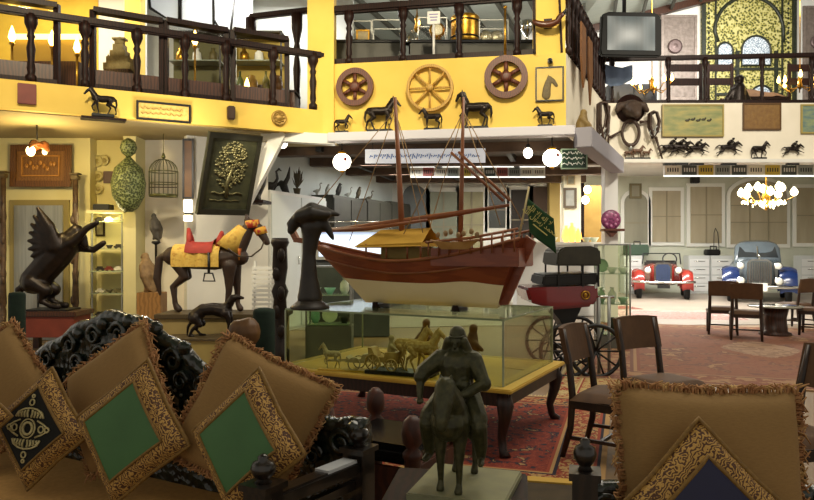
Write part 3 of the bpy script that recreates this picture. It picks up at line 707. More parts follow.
m = MB(); m.tube([(-.86, .05, .60), (-.3, .03, .645), (.3, -.02, .70), (.82, -.04, .76)], [.012, .022, .022, .01], 8); m.build('yard', SPAR, SHIP)
m = MB(); m.tube([(-.9, -.03, .595), (-.35, -.05, .61), (.2, -.1, .665)], [.01, .018, .01], 8); m.build('yard', SPAR, SHIP)
m = MB()
for a, b in ((t1, (-.62, .1, .52)), (t1, (.22, -.2, .57)), (t1, (.1, .2, .56)), (t1, (-1.1, 0, .6)), (t2, (.05, .2, .56)), (t2, (.06, -.2, .56)), (t2, (.8, -.16, .62)), (t2, (.86, .14, .63))):
    a = Vector(a)-Vector((0, 0, .1)); m.tube([a, b], .0035, 4)
m.build('rigging', M('rope', '#a8875a', rough=.9), SHIP)
m = MB()
for k in range(2): m.tube([(.36+.06*k, -.02, 1.16-.0*k), (.78+.05*k, -.05, .79)], .011, 5)
m.build('boom', SPAR, SHIP)
# ensign
ft = thing('ensign_flag', 'small green flag with pale script at the stern of the ship', 'flag', SHIP.location+Matrix.Rotation(TA-.03, 3, 'Z') @ Vector((1.03, -.03, .60)), TA+.1, sc=1.05)
MB().tube([(-.03, 0, -.02), (.05, 0, .38)], .008, 6).build('flag_staff', M('pale_staff', '#cdbb86', rough=.6), ft)
GREENF = M('flag_green', '#1f4a22', '#183c1c', 5, .8)
def flagp(u, v):
    x = .03+.2*u-.02*v+.13*u*v*0; z = .30-.16*u*1.0-.26*v; return Vector((x+.04*v, .018*math.sin(u*7+v*2), z))
m = MB(); m.grid(flagp, 16, 12); fo = m.build('cloth', GREENF, ft)
sol = fo.modifiers.new('s', 'SOLIDIFY'); sol.thickness = .003
def text_mesh(body, size, depth=.001):
    c = bpy.data.curves.new('t', 'FONT'); c.body = body; c.size = size; c.extrude = depth; c.align_x = 'CENTER'; c.align_y = 'CENTER'
    o = bpy.data.objects.new('t', c); COL.objects.link(o); dg = bpy.context.evaluated_depsgraph_get()
    me = bpy.data.meshes.new_from_object(o.evaluated_get(dg)); bpy.data.objects.remove(o); me.materials.clear(); return me
PALESC = M('pale_script', '#d8cc78', rough=.7)
AR = '\u0644\u0627 \u0625\u0644\u0647 \u0625\u0644\u0627 \u0627\u0644\u0644\u0647'; AR2 = '\u0645\u062d\u0645\u062f \u0631\u0633\u0648\u0644 \u0627\u0644\u0644\u0647'
FORM = {'لا': '\ufefb', 'إ': '\ufe87', 'إلا': '\ufe87\ufefb'}
# presentation forms laid out in visual order (they are not shaped by the text object)
L1 = '\ufdf2 \ufefb\ufe87 \ufeea\ufedf\ufe87 \ufefb'; L2 = '\ufdf2 \ufedd\ufeee\ufeb3\ufead \ufeaa\ufee4\ufea4\ufee3'
sl = math.atan2(-.16, .2)
for k, s in enumerate((L1, L2)):
    me = text_mesh(s, .05); o = meshobj('script', me, PALESC, ft); o.rotation_euler = (PI/2, -sl, 0); o.location = (.135, -.024, .165-.05*k)
m = MB(); m.bar((.085, -.024, .10), (.19, -.024, .015), .005, .008); m.build('sword_emblem', PALESC, ft)
# two rests for the hull
for x, lab in ((-.26, 'small dark cradle under the bow half of the ship'), (.42, 'small dark cradle under the stern half of the ship')):
    m = MB(); m.prism([(-.05, 0), (.05, 0), (.035, .01), (.03, .03), (-.03, .03), (-.035, .01)], -.09, .09); m.box((0, -.09, .025), (.045, .03, .05)); m.box((0, .09, .025), (.045, .03, .05))
    p = SHIP.matrix_basis @ Vector((x, 0, 0)); solo('ship_cradle', m, DWOOD, lab, 'cradle', SHIP.location+Matrix.Rotation(TA-.03, 3, 'Z') @ Vector((x*1.13, 0, .0)), TA-.03, bevel=.004)
# ================================================================== sofas and cushions
CARVEDB = M('black_green_carving', '#0c120e', '#1c261e', 26, .22, bump=.6, kind='voronoi', coat=.5); SWOOD = M('sofa_dark_wood', '#15100c', '#241a12', 10, .3, kind='wood', coat=.3)
SEATF = M('tan_seat_fabric', '#c89a58', '#b88c4e', 40, .9, bump=.05)
def spiral(mb, c, r, turns, s, rt, T):
    pts = [T @ Vector((c[0]+s*r*(1-.75*i/22)*math.cos(turns*2*PI*i/22), c[1], c[2]+r*(1-.75*i/22)*math.sin(turns*2*PI*i/22))) for i in range(23)]
    mb.tube(pts, [rt*(1-.5*i/22) for i in range(23)], 6)
def finial_post(mb, x, y, z0, z1, r):
    k = .72
    mb.box((x, y, (z0+z1)/2), (r*2, r*2, z1-z0)); mb.box((x, y, z1+.008), (r*2.5, r*2.5, .02))
    mb.lathe([(a*r*k, b*k) for a, b in ((.9, 0), (.6, .015), (.95, .03), (1.25, .05), (1.3, .065), (1.05, .09), (.5, .1), (.6, .112), (.2, .125))], 14, (x, y, z1+.018))
def sofa(label, loc, rz, W, D, crest, back=1.0, post=(.78, .83), pr=.044):
    # local frame: x along the seat, back edge at y = 0, front at y = -D
    t = thing('carved_settee', label, 'settee', loc, rz)
    MB().box((0, -D/2, .36), (W-.1, D-.06, .14)).build('seat', SEATF, t, .03)
    MB().box((0, -D+.02, .24), (W-.1, .05, .16)).build('seat_rail', SWOOD, t, .01)
    n = 40; out = [(-W/2, .3), (W/2, .3)]; top = []
    for i in range(n+1):
        u = i/n; x = W/2-W*u; c = abs(2*u-1)
        top.append((x, crest(x)))
    MB().prism(out+top, -.06, 0).build('back_board', CARVEDB, t)
    m = MB(); m.tube([(x, -.04, z) for x, z in top], .035, 8)
    I = Matrix.Identity(4); random.seed(4)
    for i in range(14):
        x = -W/2+.1+(W-.2)*i/13; z = crest(x)
        spiral(m, (x, -.07, z-.06), .055, 1.4, 1 if i % 2 else -1, .016, I)
        spiral(m, (x+.05, -.07, z-.15), .045, 1.3, -1 if i % 2 else 1, .014, I)
        m.ell((x+.06, -.06, z-.0), (.04, .03, .035), 8, 6)
    m.build('crest_carving', CARVEDB, t)
    m = MB()
    for i in range(int(W/.035)): m.ell((-W/2+.05+i*.035, -.065, crest(-W/2+.05+i*.035)-.19 if W > 2 else .5), (.009, .008, .009), 6, 4)
    m.build('stud_trim', M('stud_metal', '#7a7a70', rough=.3, metal=.8), t)
    for s in (-1, 1):
        for y, h in ((-.06, post[1]), (-D+.05, post[0])):
            m = MB(); finial_post(m, s*(W/2-.02), y, 0, h, pr); m.build('arm_post', SWOOD, t)
        a = MB(); a.bar((s*(W/2-.02), -.1, post[1]-.05), (s*(W/2-.02), -D+.09, post[0]-.05), .07, .05); ar = a.build('arm_rail', SWOOD, t, .008)
        m = MB()
        for k in range(5): m.bar((s*(W/2-.02), -.1, post[1]-.12-.07*k), (s*(W/2-.02), -D+.09, post[0]-.12-.07*k), .03, .03)
        m.build('arm_slat_panel', SWOOD, t)
        plabel(MB().bar((s*(W/2-.02), -.12, post[1]-.022), (s*(W/2-.02), -.3, post[1]-.022-.2*(post[1]-post[0])/(D-.15)), .06, .012).build('arm_inlay', M('pewter_inlay', '#d0d4d8', rough=.25, metal=.1), t), 'pale metal inlay')
    return t
bk = Vector((-.14, 2.74, 0)); ang = math.atan2(-.49, .87); W1 = 2.6
ctr = bk+Vector((-.87, .49, 0))*(W1/2)
def crest1(x): # measured from the end near the display table
    t = W1/2-x; return .80+.36*math.exp(-((t-1.42)/.62)**2)+.012*math.sin(x*26)
sofa('carved black settee with arched crest holding the green cushions', ctr, ang, W1, .66, crest1, post=(.74, .72))
sofa('dark carved settee holding the blue centred cushion', (1.46, 2.27, 0), -.25, 1.75, .62, lambda x: .64+.06*math.cos(x*1.5), post=(.87, .62), pr=.034)

TAN = M('tan_linen', '#8e6e42', '#987848', 60, .95, bump=.08, stretch=(1, 1, 6)); FRN = M('rust_gold_fringe', '#a67c4a', '#c8a468', 30, .9, c3='#ac7a50')
BROC = M('gold_brocade', '#50301a', '#bc924a', 24, .7, kind='brocade', c3='#9a7034', bump=.2); GREENC = M('green_satin', '#43703c', '#3a6434', 5, .6); BLUEC = M('navy_satin', '#141638', '#1b1c44', 5, .6); BLACKC = M('black_velvet', '#0c0d0c', '#14140f', 5, .85)
def pillow_fn(S, T):
    def f(side):
        def g(u, v):
            a, b = 2*u-1, 2*v-1
            pin = 1-.05*(1-abs(a*b)); k = (max(0, 1-a**4)*max(0, 1-b**4))**.42
            q = .94+.06*max(abs(a), abs(b))*0
            return Vector((a*S/2*(1-.06*(1-b*b)*0-.05*(1-abs(b))*abs(a)**3), side*T/2*k, b*S/2*(1-.05*(1-abs(a))*abs(b)**3)))
        return g
    return f
def cushion(label, c, S, roll, yaw, lean, kind, col=None, T=.16, seed=0, fr=.032):
    t = thing('cushion', label, 'cushion', c)
    t.rotation_euler = (Matrix.Rotation(yaw, 4, 'Z') @ Matrix.Rotation(-lean, 4, 'X') @ Matrix.Rotation(roll, 4, 'Y')).to_euler()
    f = pillow_fn(S, T); m = MB()
    for s in (-1, 1): m.grid(f(s), 20, 20)
    m.build('cover', TAN if kind == 'tan' else BROC, t)
    if kind == 'tan':
        random.seed(seed); m = MB(); per = int(S*4/.0032)
        for k in range(per):
            d = k/per*4; e = int(d); w = (d-e)*2-1
            sh = 1-.05*(1-abs(w))
            p = {0: (w, -sh), 1: (sh, w), 2: (-w, sh), 3: (-sh, -w)}[e]
            o = Vector(((0, -1), (1, 0), (0, 1), (-1, 0))[e]).to_3d(); o = Vector((o.x, 0, o.y))
            q = Vector((p[0]*S/2, random.uniform(-.012, .012), p[1]*S/2)); tn = Vector((o.z, 0, -o.x))
            l = fr*random.uniform(.5, 1.0); j = tn*random.uniform(-.034, .034)+Vector((0, random.uniform(-.025, .025), 0))
            m.tube([q-o*.012, q+o*l*.5+j*.2, q+o*l*.85+j*1.1], [.0045, .0042, .002], 3)
        m.build('fringe', FRN, t)
    else:
        B = S*.155
        def g(u, v):
            a = (2*u-1)*(1-2*B/S); b = (2*v-1)*(1-2*B/S); p = f(-1)((a+1)/2, (b+1)/2); return p+Vector((0, -.0035, 0))
        m = MB(); m.grid(g, 14, 14); m.build('centre_panel', col, t)
        m = MB(); ed = [(0, i/12) for i in range(12)]+[(i/12, 1) for i in range(12)]+[(1, 1-i/12) for i in range(12)]+[(1-i/12, 0) for i in range(12)]
        m.tube([g(u, v) for u, v in ed], .006, 5, True); m.build('inner_cord', M('gold_cord', '#8c6a2c', '#6e5020', 80, .7), t)
        m = MB(); m.tube([f(-1)(u, v)*1.01 for u, v in ed], .008, 5, True); m.build('outer_cord', MATS['gold_cord'], t)
        if kind == 'embroidered':
            m = MB(); R = Matrix.Rotation(-roll, 4, 'Y')
            def E(x, z):
                x *= 1.12; z *= 1.12
                q = R @ Vector((x, 0, z)); p = f(-1)(q.x/S+.5, q.z/S+.5); return Vector((p.x, p.y-.007, p.z))
            def loop(cx, cz, r, n=10, w=.0035): m.tube([E(cx+r*math.cos(2*PI*i/n), cz+r*math.sin(2*PI*i/n)) for i in range(n)], w, 4, True)
            loop(0, 0, .022, 14, .006); loop(0, 0, .034, 16)
            for sx in (-1, 1):
                loop(sx*.062, 0, .012); loop(sx*.088, 0, .009)
                m.tube([E(sx*.04, .03), E(sx*.07, .018), E(sx*.1, 0), E(sx*.07, -.018), E(sx*.04, -.03)], .004, 4)
                for sz in (-1, 1):
                    for q in range(4): m.tube([E(sx*(.008+.014*q), sz*.04), E(sx*(.012+.014*q), sz*.055), E(sx*(.01+.012*q), sz*(.068-.004*q))], .0045, 4)
                    m.tube([E(0, sz*.074), E(sx*.03, sz*.07), E(sx*.055, sz*.058), E(sx*.064, sz*.04)], .0045, 4)
            for sz in (-1, 1): loop(0, sz*.095, .011); loop(0, sz*.118, .006)
            m.build('embroidery', M('cream_thread', '#d8cc98', '#b8a870', 60, .7), t)
    return t
def CP(x, y, Y): return P(x, y, Y)
cushion('plain tan fringed cushion at the far end of the settee, behind the black embroidered one', CP(-6, 394, 3.42), .5, -.72, -.05, .3, 'tan', seed=1)
cushion('plain tan fringed cushion behind the first green diamond cushion', CP(118, 398, 3.13), .49, -.62, -.45, .28, 'tan', seed=2)
cushion('plain tan fringed cushion leaning behind the second green diamond cushion, nearest the arm', CP(251, 420, 2.74), .5, .42, -.1, .28, 'tan', seed=3)
cushion('gold brocade cushion with black centre embroidered in cream', CP(40, 428, 2.98), .355, -.74, -.3, .22, 'embroidered', BLACKC, .12)
cushion('gold brocade cushion with green centre between the black one and its green twin', CP(131, 431, 2.72), .39, -.68, -.35, .22, 'green', GREENC, .12)
cushion('gold brocade cushion with green centre beside the settee arm', CP(246, 442, 2.42), .355, -.76, -.5, .24, 'green', GREENC, .12)
cushion('gold brocade cushion at the photo edge, only its corner showing', CP(-42, 418, 2.8), .3, .75, 0, .2, 'green', GREENC, .1)
cushion('large upright tan fringed cushion behind the navy diamond cushion', CP(711, 482, 2.14), .56, 0.03, 0.0, .2, 'tan', seed=5, T=.18, fr=.032)
cushion('gold brocade cushion with navy centre on the dark settee', CP(706, 534, 1.96), .44, .8, .0, .2, 'blue', BLUEC, .12)
# ================================================================== the lobby under the west gallery
d = struct('door_1', MB().box((px(39.5, 11.36), 11.37, 1.14), (.96, .05, 2.28)), M('door_frame_olive', '#8a7c4a', rough=.5))
for s in (-1, 1): MB().box((px(39.5, 11.36)+s*.2, 11.34, 1.1), (.39, .04, 2.18)).build('door_leaf', STEEL, d, .004)
MB().box((px(39.5, 11.36), 11.31, 1.1), (.015, .02, 2.1)).build('door_seam', BLACK, d)
def carved_post(label, x, ytop, Y):
    t = thing('carved_post', label, 'post', (px(x, Y), Y, 0)); h = pz(ytop, Y); m = MB()
    m.lathe([(a*.85, b) for a, b in ((.08, .0), (.08, .15), (.05, .2), (.06, .5), (.045, .55), (.065, .62), (.05, 1.0), (.06, 1.1), (.045, 1.16), (.06, 1.5), (.048, 1.9), (.062, 2.0), (.05, 2.1), (.05, h-.07))], 14)
    m.build('shaft', CARVED, t); c = MB().box((0, 0, h-.06), (.11, .12, .07)); c.box((0, 0, h-.0), (.15, .15, .03)); c.build('capital', M('dark_capital', '#5a4a2a', rough=.5), t, .01)
    m = MB()
    for k in range(7): m.ell((.03*(-1)**k, -.055, .35+.32*k), (.028, .02, .07), 8, 6)
    m.build('leaf_carving', CARVED, t)
carved_post('carved brown wooden post between the steel door and the photo edge', 3, 172, 11.15)
carved_post('carved brown wooden post between the steel door and the shelf niche', 75.5, 174, 11.15)
OAKP = M('panel_oak', '#6e4a22', '#7e562a', 6, .45, kind='wood', stretch=(1, 1, 4))
t = framed('carved_plaque', 'carved wooden panel hung over the steel door behind the lit lamp', 'panel', P(41, 166, 11.28), .98, .68, 0, M('oak_frame', '#553616', '#66421c', 8, .4, kind='wood'), OAKP, .1, .06, tilt=-.04)
m = MB()
for s in (-1, 1): m.box((0, -.02, s*.16), (.62, .02, .02)); m.box((s*.3, -.02, 0), (.02, .02, .32))
for k in range(9): m.ell((-.22+.055*k, -.022, .05*math.sin(k*1.9)), (.03, .014, .04), 8, 6)
m.build('relief_carving', M('pale_oak_relief', '#b07a34', '#9a6828', 12, .4), t)
t = thing('pendant_lamp', 'lit lamp with brown glass shades hanging before the carved panel', 'lamp', (px(37, 10.2), 10.2, 3.29))
zc = pz(141, 10.2)-3.29
MB().tube([(0, 0, 0), (0, 0, zc+.02)], .012, 6).build('stem', BLACK, t)
for dx, dy, lit in ((-.05, -.04, 1), (.11, .05, 0)):
    A = Matrix.Translation((dx, dy, zc)) @ Matrix.Rotation(.5*(1 if dx > 0 else -1), 4, 'Y')
    MB().lathe([(.03, .0), (.06, -.03), (.1, -.09), (.11, -.12), (.1, -.12), (.055, -.035), (.02, -.01)], 18, T=A).build('shade', M('amber_glass', '#6a3a1c', rough=.2), t)
    MB().ell((dx-.02, dy, zc-.15), (.06, .06, .075) if lit else (.04, .04, .05)).build('bulb', GLOWW if lit else M('unlit_bulb', '#e8e0c8', rough=.1), t)
# winged horse
Yp = 10.3; up_ = Yp/FP
def L2(x, y, dy=0): return Vector(((x-52)*up_, dy, (310-y)*up_))
tb = [([L2(34, 281), L2(46, 268), L2(58, 254), L2(67, 244)], [.2, .21, .22, .19]), ([L2(67, 244), L2(73, 237), L2(77, 232)], [.17, .14, .11]), ([L2(76, 231), L2(82, 238), L2(85, 245)], [.1, .08, .055]),
      ([L2(32, 284), L2(24, 286), L2(19, 290), L2(21, 303)], [.06, .07, .06, .03]), ([L2(75, 228), L2(75, 222)], [.03, .01])]
for s in (-1, 1):
    tb += [([L2(36, 282, s*.1), L2(50, 290, s*.12), L2(46, 300, s*.12), L2(55, 305, s*.12), L2(62, 306, s*.12)], [.15, .1, .06, .045, .05]),
           ([L2(68, 246, s*.1), L2(80, 240 if s < 0 else 248, s*.12), L2(90, 229 if s < 0 else 250, s*.12), L2(100, 223 if s < 0 else 243, s*.12)], [.09, .065, .05, .045])]
    root = L2(62, 248, s*.14)
    for k, (fx, fy) in enumerate(((45, 209), (41, 217), (38, 225), (36, 233), (34, 241), (34, 249), (36, 256))[0 if s < 0 else 3:]):
        tip = L2(fx, fy, s*(.2-.015*k)); mid = root.lerp(tip, .5)+Vector((.02, 0, .03)); tb.append(([root, mid, tip], [.1, .085, .03]))
pg = thing('winged_horse_statue', 'dark bronze winged horse rearing in front of the steel door', 'statue', (px(52, Yp), Yp, pz(310, Yp)))
meshobj('body', organic('winged', tb, vox=.017, ratio=.5), BRONZE, pg); 
MB().box((.02, 0, .012), (.62, .45, .025)).build('base', BLACK, pg, .01)
zt = pz(310, Yp)-.001
t = thing('console_plinth', 'low red brown console carrying the winged horse', 'plinth', (px(54, Yp), Yp, 0))
MB().box((0, 0, zt-.035), (.92, .62, .07)).build('top', MWOOD, t, .01); MB().box((0, 0, zt-.22), (.84, .55, .3)).build('apron', M('faded_red_paint', '#7c3422', '#6a2a1a', 6, .6), t, .006)
for sx in (-1, 1):
    for sy in (-1, 1): MB().box((sx*.36, sy*.22, (zt-.37)/2), (.09, .09, zt-.37)).build('leg', MWOOD, t)
# niche with glass shelves
t = thing('glass_shelf_unit', 'lit glass shelf unit with small models in the yellow niche', 'shelf unit', (px(110, 11.35), 11.36, 0))
for x in (-.24, .24): MB().box((x, -.12, 1.05), (.02, .02, 2.1)).build('upright', STEEL, t)
shz = [pz(y, 11.4) for y in (316, 293, 271, 249, 222)]
for z in shz: MB().box((0, .02, z), (.54, .34, .012)).build('shelf', M('shelf_glass', '#b8c49a', rough=.1, alpha=.75), t)
topz = pz(211, 11.4)
MB().box((0, 0, topz-.02), (.6, .42, .045)).build('top_board', M('pale_niche_board', '#e0d8a4', rough=.5), t)
random.seed(9)
IT = [M('niche_dark', '#2a2620', rough=.4), M('niche_pale', '#d8d2bc', rough=.5), M('niche_olive', '#5c5430', rough=.5), M('niche_red', '#6e2c1e', rough=.5)]
names = ('toy_car', 'toy_car', 'small_bowl'); k = 0
for si, z in enumerate(shz):
    for x, nm, ci in ((-.15, 'car', si % 2), (.0, 'bowl' if si % 2 else 'car', (si+1) % 4), (.15, 'car', (si*2) % 3)):
        m = MB()
        if nm == 'car':
            m.prism([(-.06, .012), (.06, .012), (.06, .035), (.03, .04), (.02, .06), (-.03, .06), (-.04, .038), (-.06, .034)], -.022, .022)
            for q in (-.035, .035): m.lathe([(.012, -.025), (.012, .025)], 10, T=Matrix.Translation((q, 0, .012)) @ Matrix.Rotation(PI/2, 4, 'X'))
        else: m.lathe([(.02, 0), (.025, .006), (.05, .05), (.045, .05), (.015, .012)], 14)
        col = ('dark', 'white', 'olive', 'red')[ci]
        solo('toy_car' if nm == 'car' else 'small_bowl', m, IT[ci], '%s %s on the %s glass shelf of the niche, %s' % (col, 'toy car' if nm == 'car' else 'little bowl', ('bottom', 'second lowest', 'middle', 'second highest', 'highest')[si], ('beside the wall', 'in the middle', 'beside the column')[k % 3]), 'toy car' if nm == 'car' else 'bowl', (px(110, 11.35)+x, 11.33, z+.007), 0, 'models on the niche shelves', sc=1.2); k += 1
solo('black_box', MB().box((0, 0, .05), (.26, .2, .1)), BLACK, 'black box lying on top of the niche shelf unit', 'box', (px(104, 11.35), 11.33, topz+.003), bevel=.008)
for k, (x, y, r) in enumerate(((96, 161, .1), (103, 160, .09), (97, 176, .085), (97, 189, .085))):
    t = thing('wall_plate', ('pale wall plate, topmost by the niche corner', 'pale wall plate beside the topmost one', 'pale wall plate, second lowest of the niche column', 'pale wall plate, lowest of the niche column')[k], 'plate', (px(x, 11.55), 11.6, pz(y, 11.55)), 0, 'plates on the niche wall')
    MB().lathe([(.02, .0), (r*.6, .0), (r, .025), (r, .035), (r*.6, .014), (.01, .014)], 22, T=A_ if False else Matrix.Rotation(PI/2, 4, 'X')).build('dish', M('cream_china', '#b4a974', rough=.25), t)
    MB().lathe([(.0+.01, .015), (r*.45, .016), (r*.4, .02)], 16, T=Matrix.Rotation(PI/2, 4, 'X')).build('centre_motif', M('olive_motif', '#8a7c40', rough=.4), t)
solo('dark_plaque', MB().box((0, 0, 0), (.16, .03, .2)), M('plum_plaque', '#4a2c2a', rough=.5), 'small dark plaque among the plates in the niche', 'plaque', (px(107, 11.55), 11.6, pz(177, 11.55)), bevel=.005)
t = framed('framed_portrait', 'small framed portrait low on the niche wall', 'picture', (px(99, 11.55), 11.59, pz(227, 11.55)), .16, .3, 0, DWOOD, M('portrait_grey', '#8a8262', '#5c543c', 9, .5), .025)
# green ornament on the lobby column
GREENO = M('green_ornament', '#39421f', '#8c9460', 34, .45, bump=.8, kind='voronoi', c3='#4c562a')
t = thing('green_ornament', 'tall studded green ornament with a round knob hanging on the lobby column', 'ornament', (px(128, 10.9), 10.92, pz(212, 10.9)))
MB().lathe([(.05, 0), (.14, .06), (.24, .25), (.26, .45), (.21, .68), (.07, .82), (.03, .87)], 26).build('body', GREENO, t)
MB().lathe([(.03, .86), (.1, .92), (.13, 1.0), (.1, 1.1), (.03, 1.15)], 20).build('knob', GREENO, t)
# birdcage
WIRE = M('cage_wire', '#5a5a34', rough=.4, metal=.6)
t = thing('birdcage', 'domed wire birdcage hanging on the hall wall', 'birdcage', (px(163.5, 10.9), 10.9, pz(195, 10.9)))
R, H = .215, .36; m = MB()
for k in range(20):
    a = 2*PI*k/20; c, s = math.cos(a), math.sin(a)
    m.tube([(R*c, R*s, 0), (R*c, R*s, H)]+[(R*math.cos(q)*c, R*math.cos(q)*s, H+.2*math.sin(q)) for q in (.3, .6, .9, 1.2, 1.5)], .004, 4)
m.build('wire_lattice', WIRE, t)
m = MB()
for z in (0, .18, H): m.ring((0, 0, z), R, .008, 'Z', 28, 5)
m.build('hoop', WIRE, t); MB().lathe([(R, -.03), (R, 0), (.01, .001)], 28).build('base_tray', WIRE, t); MB().lathe([(.012, H+.2), (.035, H+.23), (.02, H+.27), (.008, H+.3)], 12).build('cap', WIRE, t)
MB().tube([(0, 0, H+.3), (0, 0, 3.28-pz(195, 10.9))], .005, 5).build('hanging_wire', WIRE, t); MB().tube([(-R, 0, .12), (R, 0, .12)], .008, 6).build('perch', MWOOD, t)
# narrow tall picture, lanterns
t = framed('tall_picture', 'tall narrow dark framed picture beside the big bronze relief', 'picture', (px(188.5, 11.0), 10.98, pz(169, 11)), .17, .94, .2, BLACK, M('brown_print', '#5c3c1c', '#7a5428', 5, .5), .03)
t = thing('wall_lantern', 'small white two tier wall lantern below the tall narrow picture', 'lantern', (px(187.5, 10.9), 10.93, pz(222, 10.9)))
for z, nm in ((.06, 'shade'), (.25, 'shade')): MB().box((0, 0, z), (.12, .1, .1 if z < .1 else .2)).build(nm, M('lantern_glass', '#fff0cc', emit=3.0), t, .01)
MB().box((0, .03, .13), (.14, .04, .03)).build('bracket', BLACK, t)
# big bronze relief leaning out from the wall
p = [Vector(q) for q in (P(196, 214, 10.35), P(248, 215, 10.85), P(263, 135, 10.6), P(209.5, 131, 10.1))]
RX = (p[1]-p[0]).normalized(); RZ = (p[3]-p[0]); RZ = (RZ-RX*RZ.dot(RX)*0).normalized(); RN = RX.cross(RZ).normalized()
t = thing('bronze_relief', 'big dark bronze relief of a tree leaning out under the gallery', 'relief', p[0])
Rm = Matrix((RX, -RN, RZ)).transposed().to_4x4()
w_, h_ = (p[1]-p[0]).length, (p[3]-p[0]).length
def Q(x, y, z): return Rm @ Vector((x*w_, y, z*h_))
RELD = M('relief_bronze', '#34362a', '#464834', 8, .4, .5, bump=.3); RELG = M('relief_gilt', '#6c6646', '#525036', 16, .35, .7, bump=.3)
def slab(m, x0, x1, z0, z1, y0, y1):
    vs = [Q(x, y, z) for x in (x0, x1) for y in (y0, y1) for z in (z0, z1)]
    m.add(vs, [(0, 1, 3, 2), (4, 6, 7, 5), (0, 4, 5, 1), (2, 3, 7, 6), (0, 2, 6, 4), (1, 5, 7, 3)])
m = MB(); slab(m, 0, 1, 0, 1, -.0, .05); m.build('panel', RELD, t)
m = MB(); slab(m, 0, 1, 0, .07, -.04, .0); slab(m, 0, 1, .93, 1, -.04, .0); slab(m, 0, .07, .07, .93, -.04, .0); slab(m, .93, 1, .07, .93, -.04, .0); m.build('frame', M('relief_frame', '#17170f', '#22221a', 10, .4), t)
m = MB(); random.seed(8)
for k in range(230):
    a = random.uniform(0, 2*PI); r = math.sqrt(random.random()); x = .5+.3*r*math.cos(a); z = .62+.28*r*math.sin(a)
    c = Q(x, -.012, z); m.ell(c, (.026, .018, .02), 6, 4)
m.tube([Q(.5, -.015, .22), Q(.47, -.02, .4), Q(.52, -.02, .6)], [.04, .028, .015], 8)
for x, z in ((.36, .5), (.64, .52), (.4, .66), (.6, .7)): m.tube([Q(.49, -.015, .4), Q(x, -.015, z)], [.016, .008], 6)
m.build('tree_relief', RELG, t)
m = MB(); m.tube([Q(.2+.06*i, -.012, .27+.012*math.sin(i*1.7)) for i in range(11)], .016, 6); m.tube([Q(.2+.08*i, -.01, .18+.008*math.sin(i*2.3)) for i in range(8)], .009, 6); m.build('ground_relief', RELG, t)
# saddled horse
Yh = 9.9; zt = pz(312, Yh)
t = thing('display_plinth', 'long low plinth under the saddled horse', 'plinth', (px(226, Yh), Yh, 0))
MB().box((0, 0, zt-.03), (1.78, .75, .06)).build('top', M('plinth_umber', '#4a3c22', rough=.5), t, .008); MB().box((0, 0, (zt-.06)/2), (1.68, .66, zt-.06)).build('body', M('plinth_tan', '#a08c58', '#8e7a4a', 4, .7), t)
hs = horse_mesh('saddled_horse', 'prance'); 
def proud():
    f0 = [(.3, .72), (.31, .54), (.32, .33), (.31, .12), (.34, .03)]; h0 = [(-.38, .74), (-.31, .54), (-.47, .38), (-.45, .12), (-.41, .03)]
    tb = [([(-.46, 0, .86), (-.2, 0, .83), (.08, 0, .82), (.3, 0, .86), (.4, 0, .84)], [.16, .175, .18, .17, .13]), ([(.32, 0, .9), (.46, 0, 1.16), (.54, 0, 1.36)], [.15, .1, .075]), ([(.53, 0, 1.38), (.65, 0, 1.3), (.74, 0, 1.12), (.76, 0, 1.07)], [.075, .07, .052, .045]),
          ([(-.55, 0, .92), (-.66, 0, .82), (-.69, 0, .5), (-.65, 0, .25)], [.045, .055, .055, .02])]
    for s in (-1, 1):
        tb.append(([(.5, s*.045, 1.42), (.5, s*.05, 1.52)], [.03, .01]))
        for sh, dx in ((f0, .06*s), (h0, -.06*s)):
            tb.append(([(x+dx*(.8-z), s*.1, z) for x, z in sh], [.1, .07, .045, .034, .048]))
    return organic('saddled', tb, vox=.014, ratio=.5)
S_ = .9
t = thing('saddled_horse', 'dark brown horse figure with yellow cloth and red saddle on the plinth', 'horse figure', (px(209, Yh), Yh, zt+.016), -.08); t.scale = (S_*1.22, S_, S_)
hb = meshobj('body', proud(), M('horse_hide', '#2c1d14', '#3e2a1c', 8, .5), t)
YCL = M('yellow_trapping', '#d4a848', '#b07c2c', 14, .8, c3='#dcb858'); RCL = M('red_saddle_cloth', '#8e2418', '#a22e1e', 10, .7)
def drape(u, v): # u along the back, v round the barrel
    x = -.44+.62*u; a = -1.9+3.8*v; w = .20+.012*math.sin(u*23)*abs(a); z = .85+w*math.cos(min(1.5, abs(a)))-(max(0, abs(a)-1.5)*.42)
    return Vector((x, w*math.sin(max(-1.5, min(1.5, a)))*1.02, z))
m = MB(); m.grid(drape, 22, 18); m.build('saddle_cloth', YCL, t)
m = MB()
def sad(u, v):
    x = -.26+.36*u; a = -1.35+2.7*v; w = .222; return Vector((x, w*math.sin(a), .86+w*math.cos(a)+.06*(2*u-1)**4*math.cos(a)))
m.grid(sad, 14, 12); m.build('saddle', RCL, t)
for x, l, s in ((-.24, .2, -1), (.14, .15, 1)): MB().tube([(x, -.1, 1.02), (x+.01*s, -.05, 1.14), (x+.03*s, 0, 1.08+l), (x+.01*s, .05, 1.14), (x, .1, 1.02)], [.03, .035, .028, .035, .03], 8).build('pommel' if x > 0 else 'cantle', RCL, t)
for s in (-1,): plabel(MB().tube([(.06, s*.21, .92), (.07, s*.24, .6)], .018, 5).tube([(.0, s*.24, .48), (.02, s*.24, .6), (.12, s*.24, .6), (.15, s*.24, .48)], .014, 5, True).build('stirrup', BLACK, t), 'black hanging stirrup')
m = MB(); m.tube([(.27, 0, .98), (.40, 0, 1.2), (.47, 0, 1.3)], [.2, .125, .1], 14); m.build('neck_cloth', YCL, t)
m = MB()
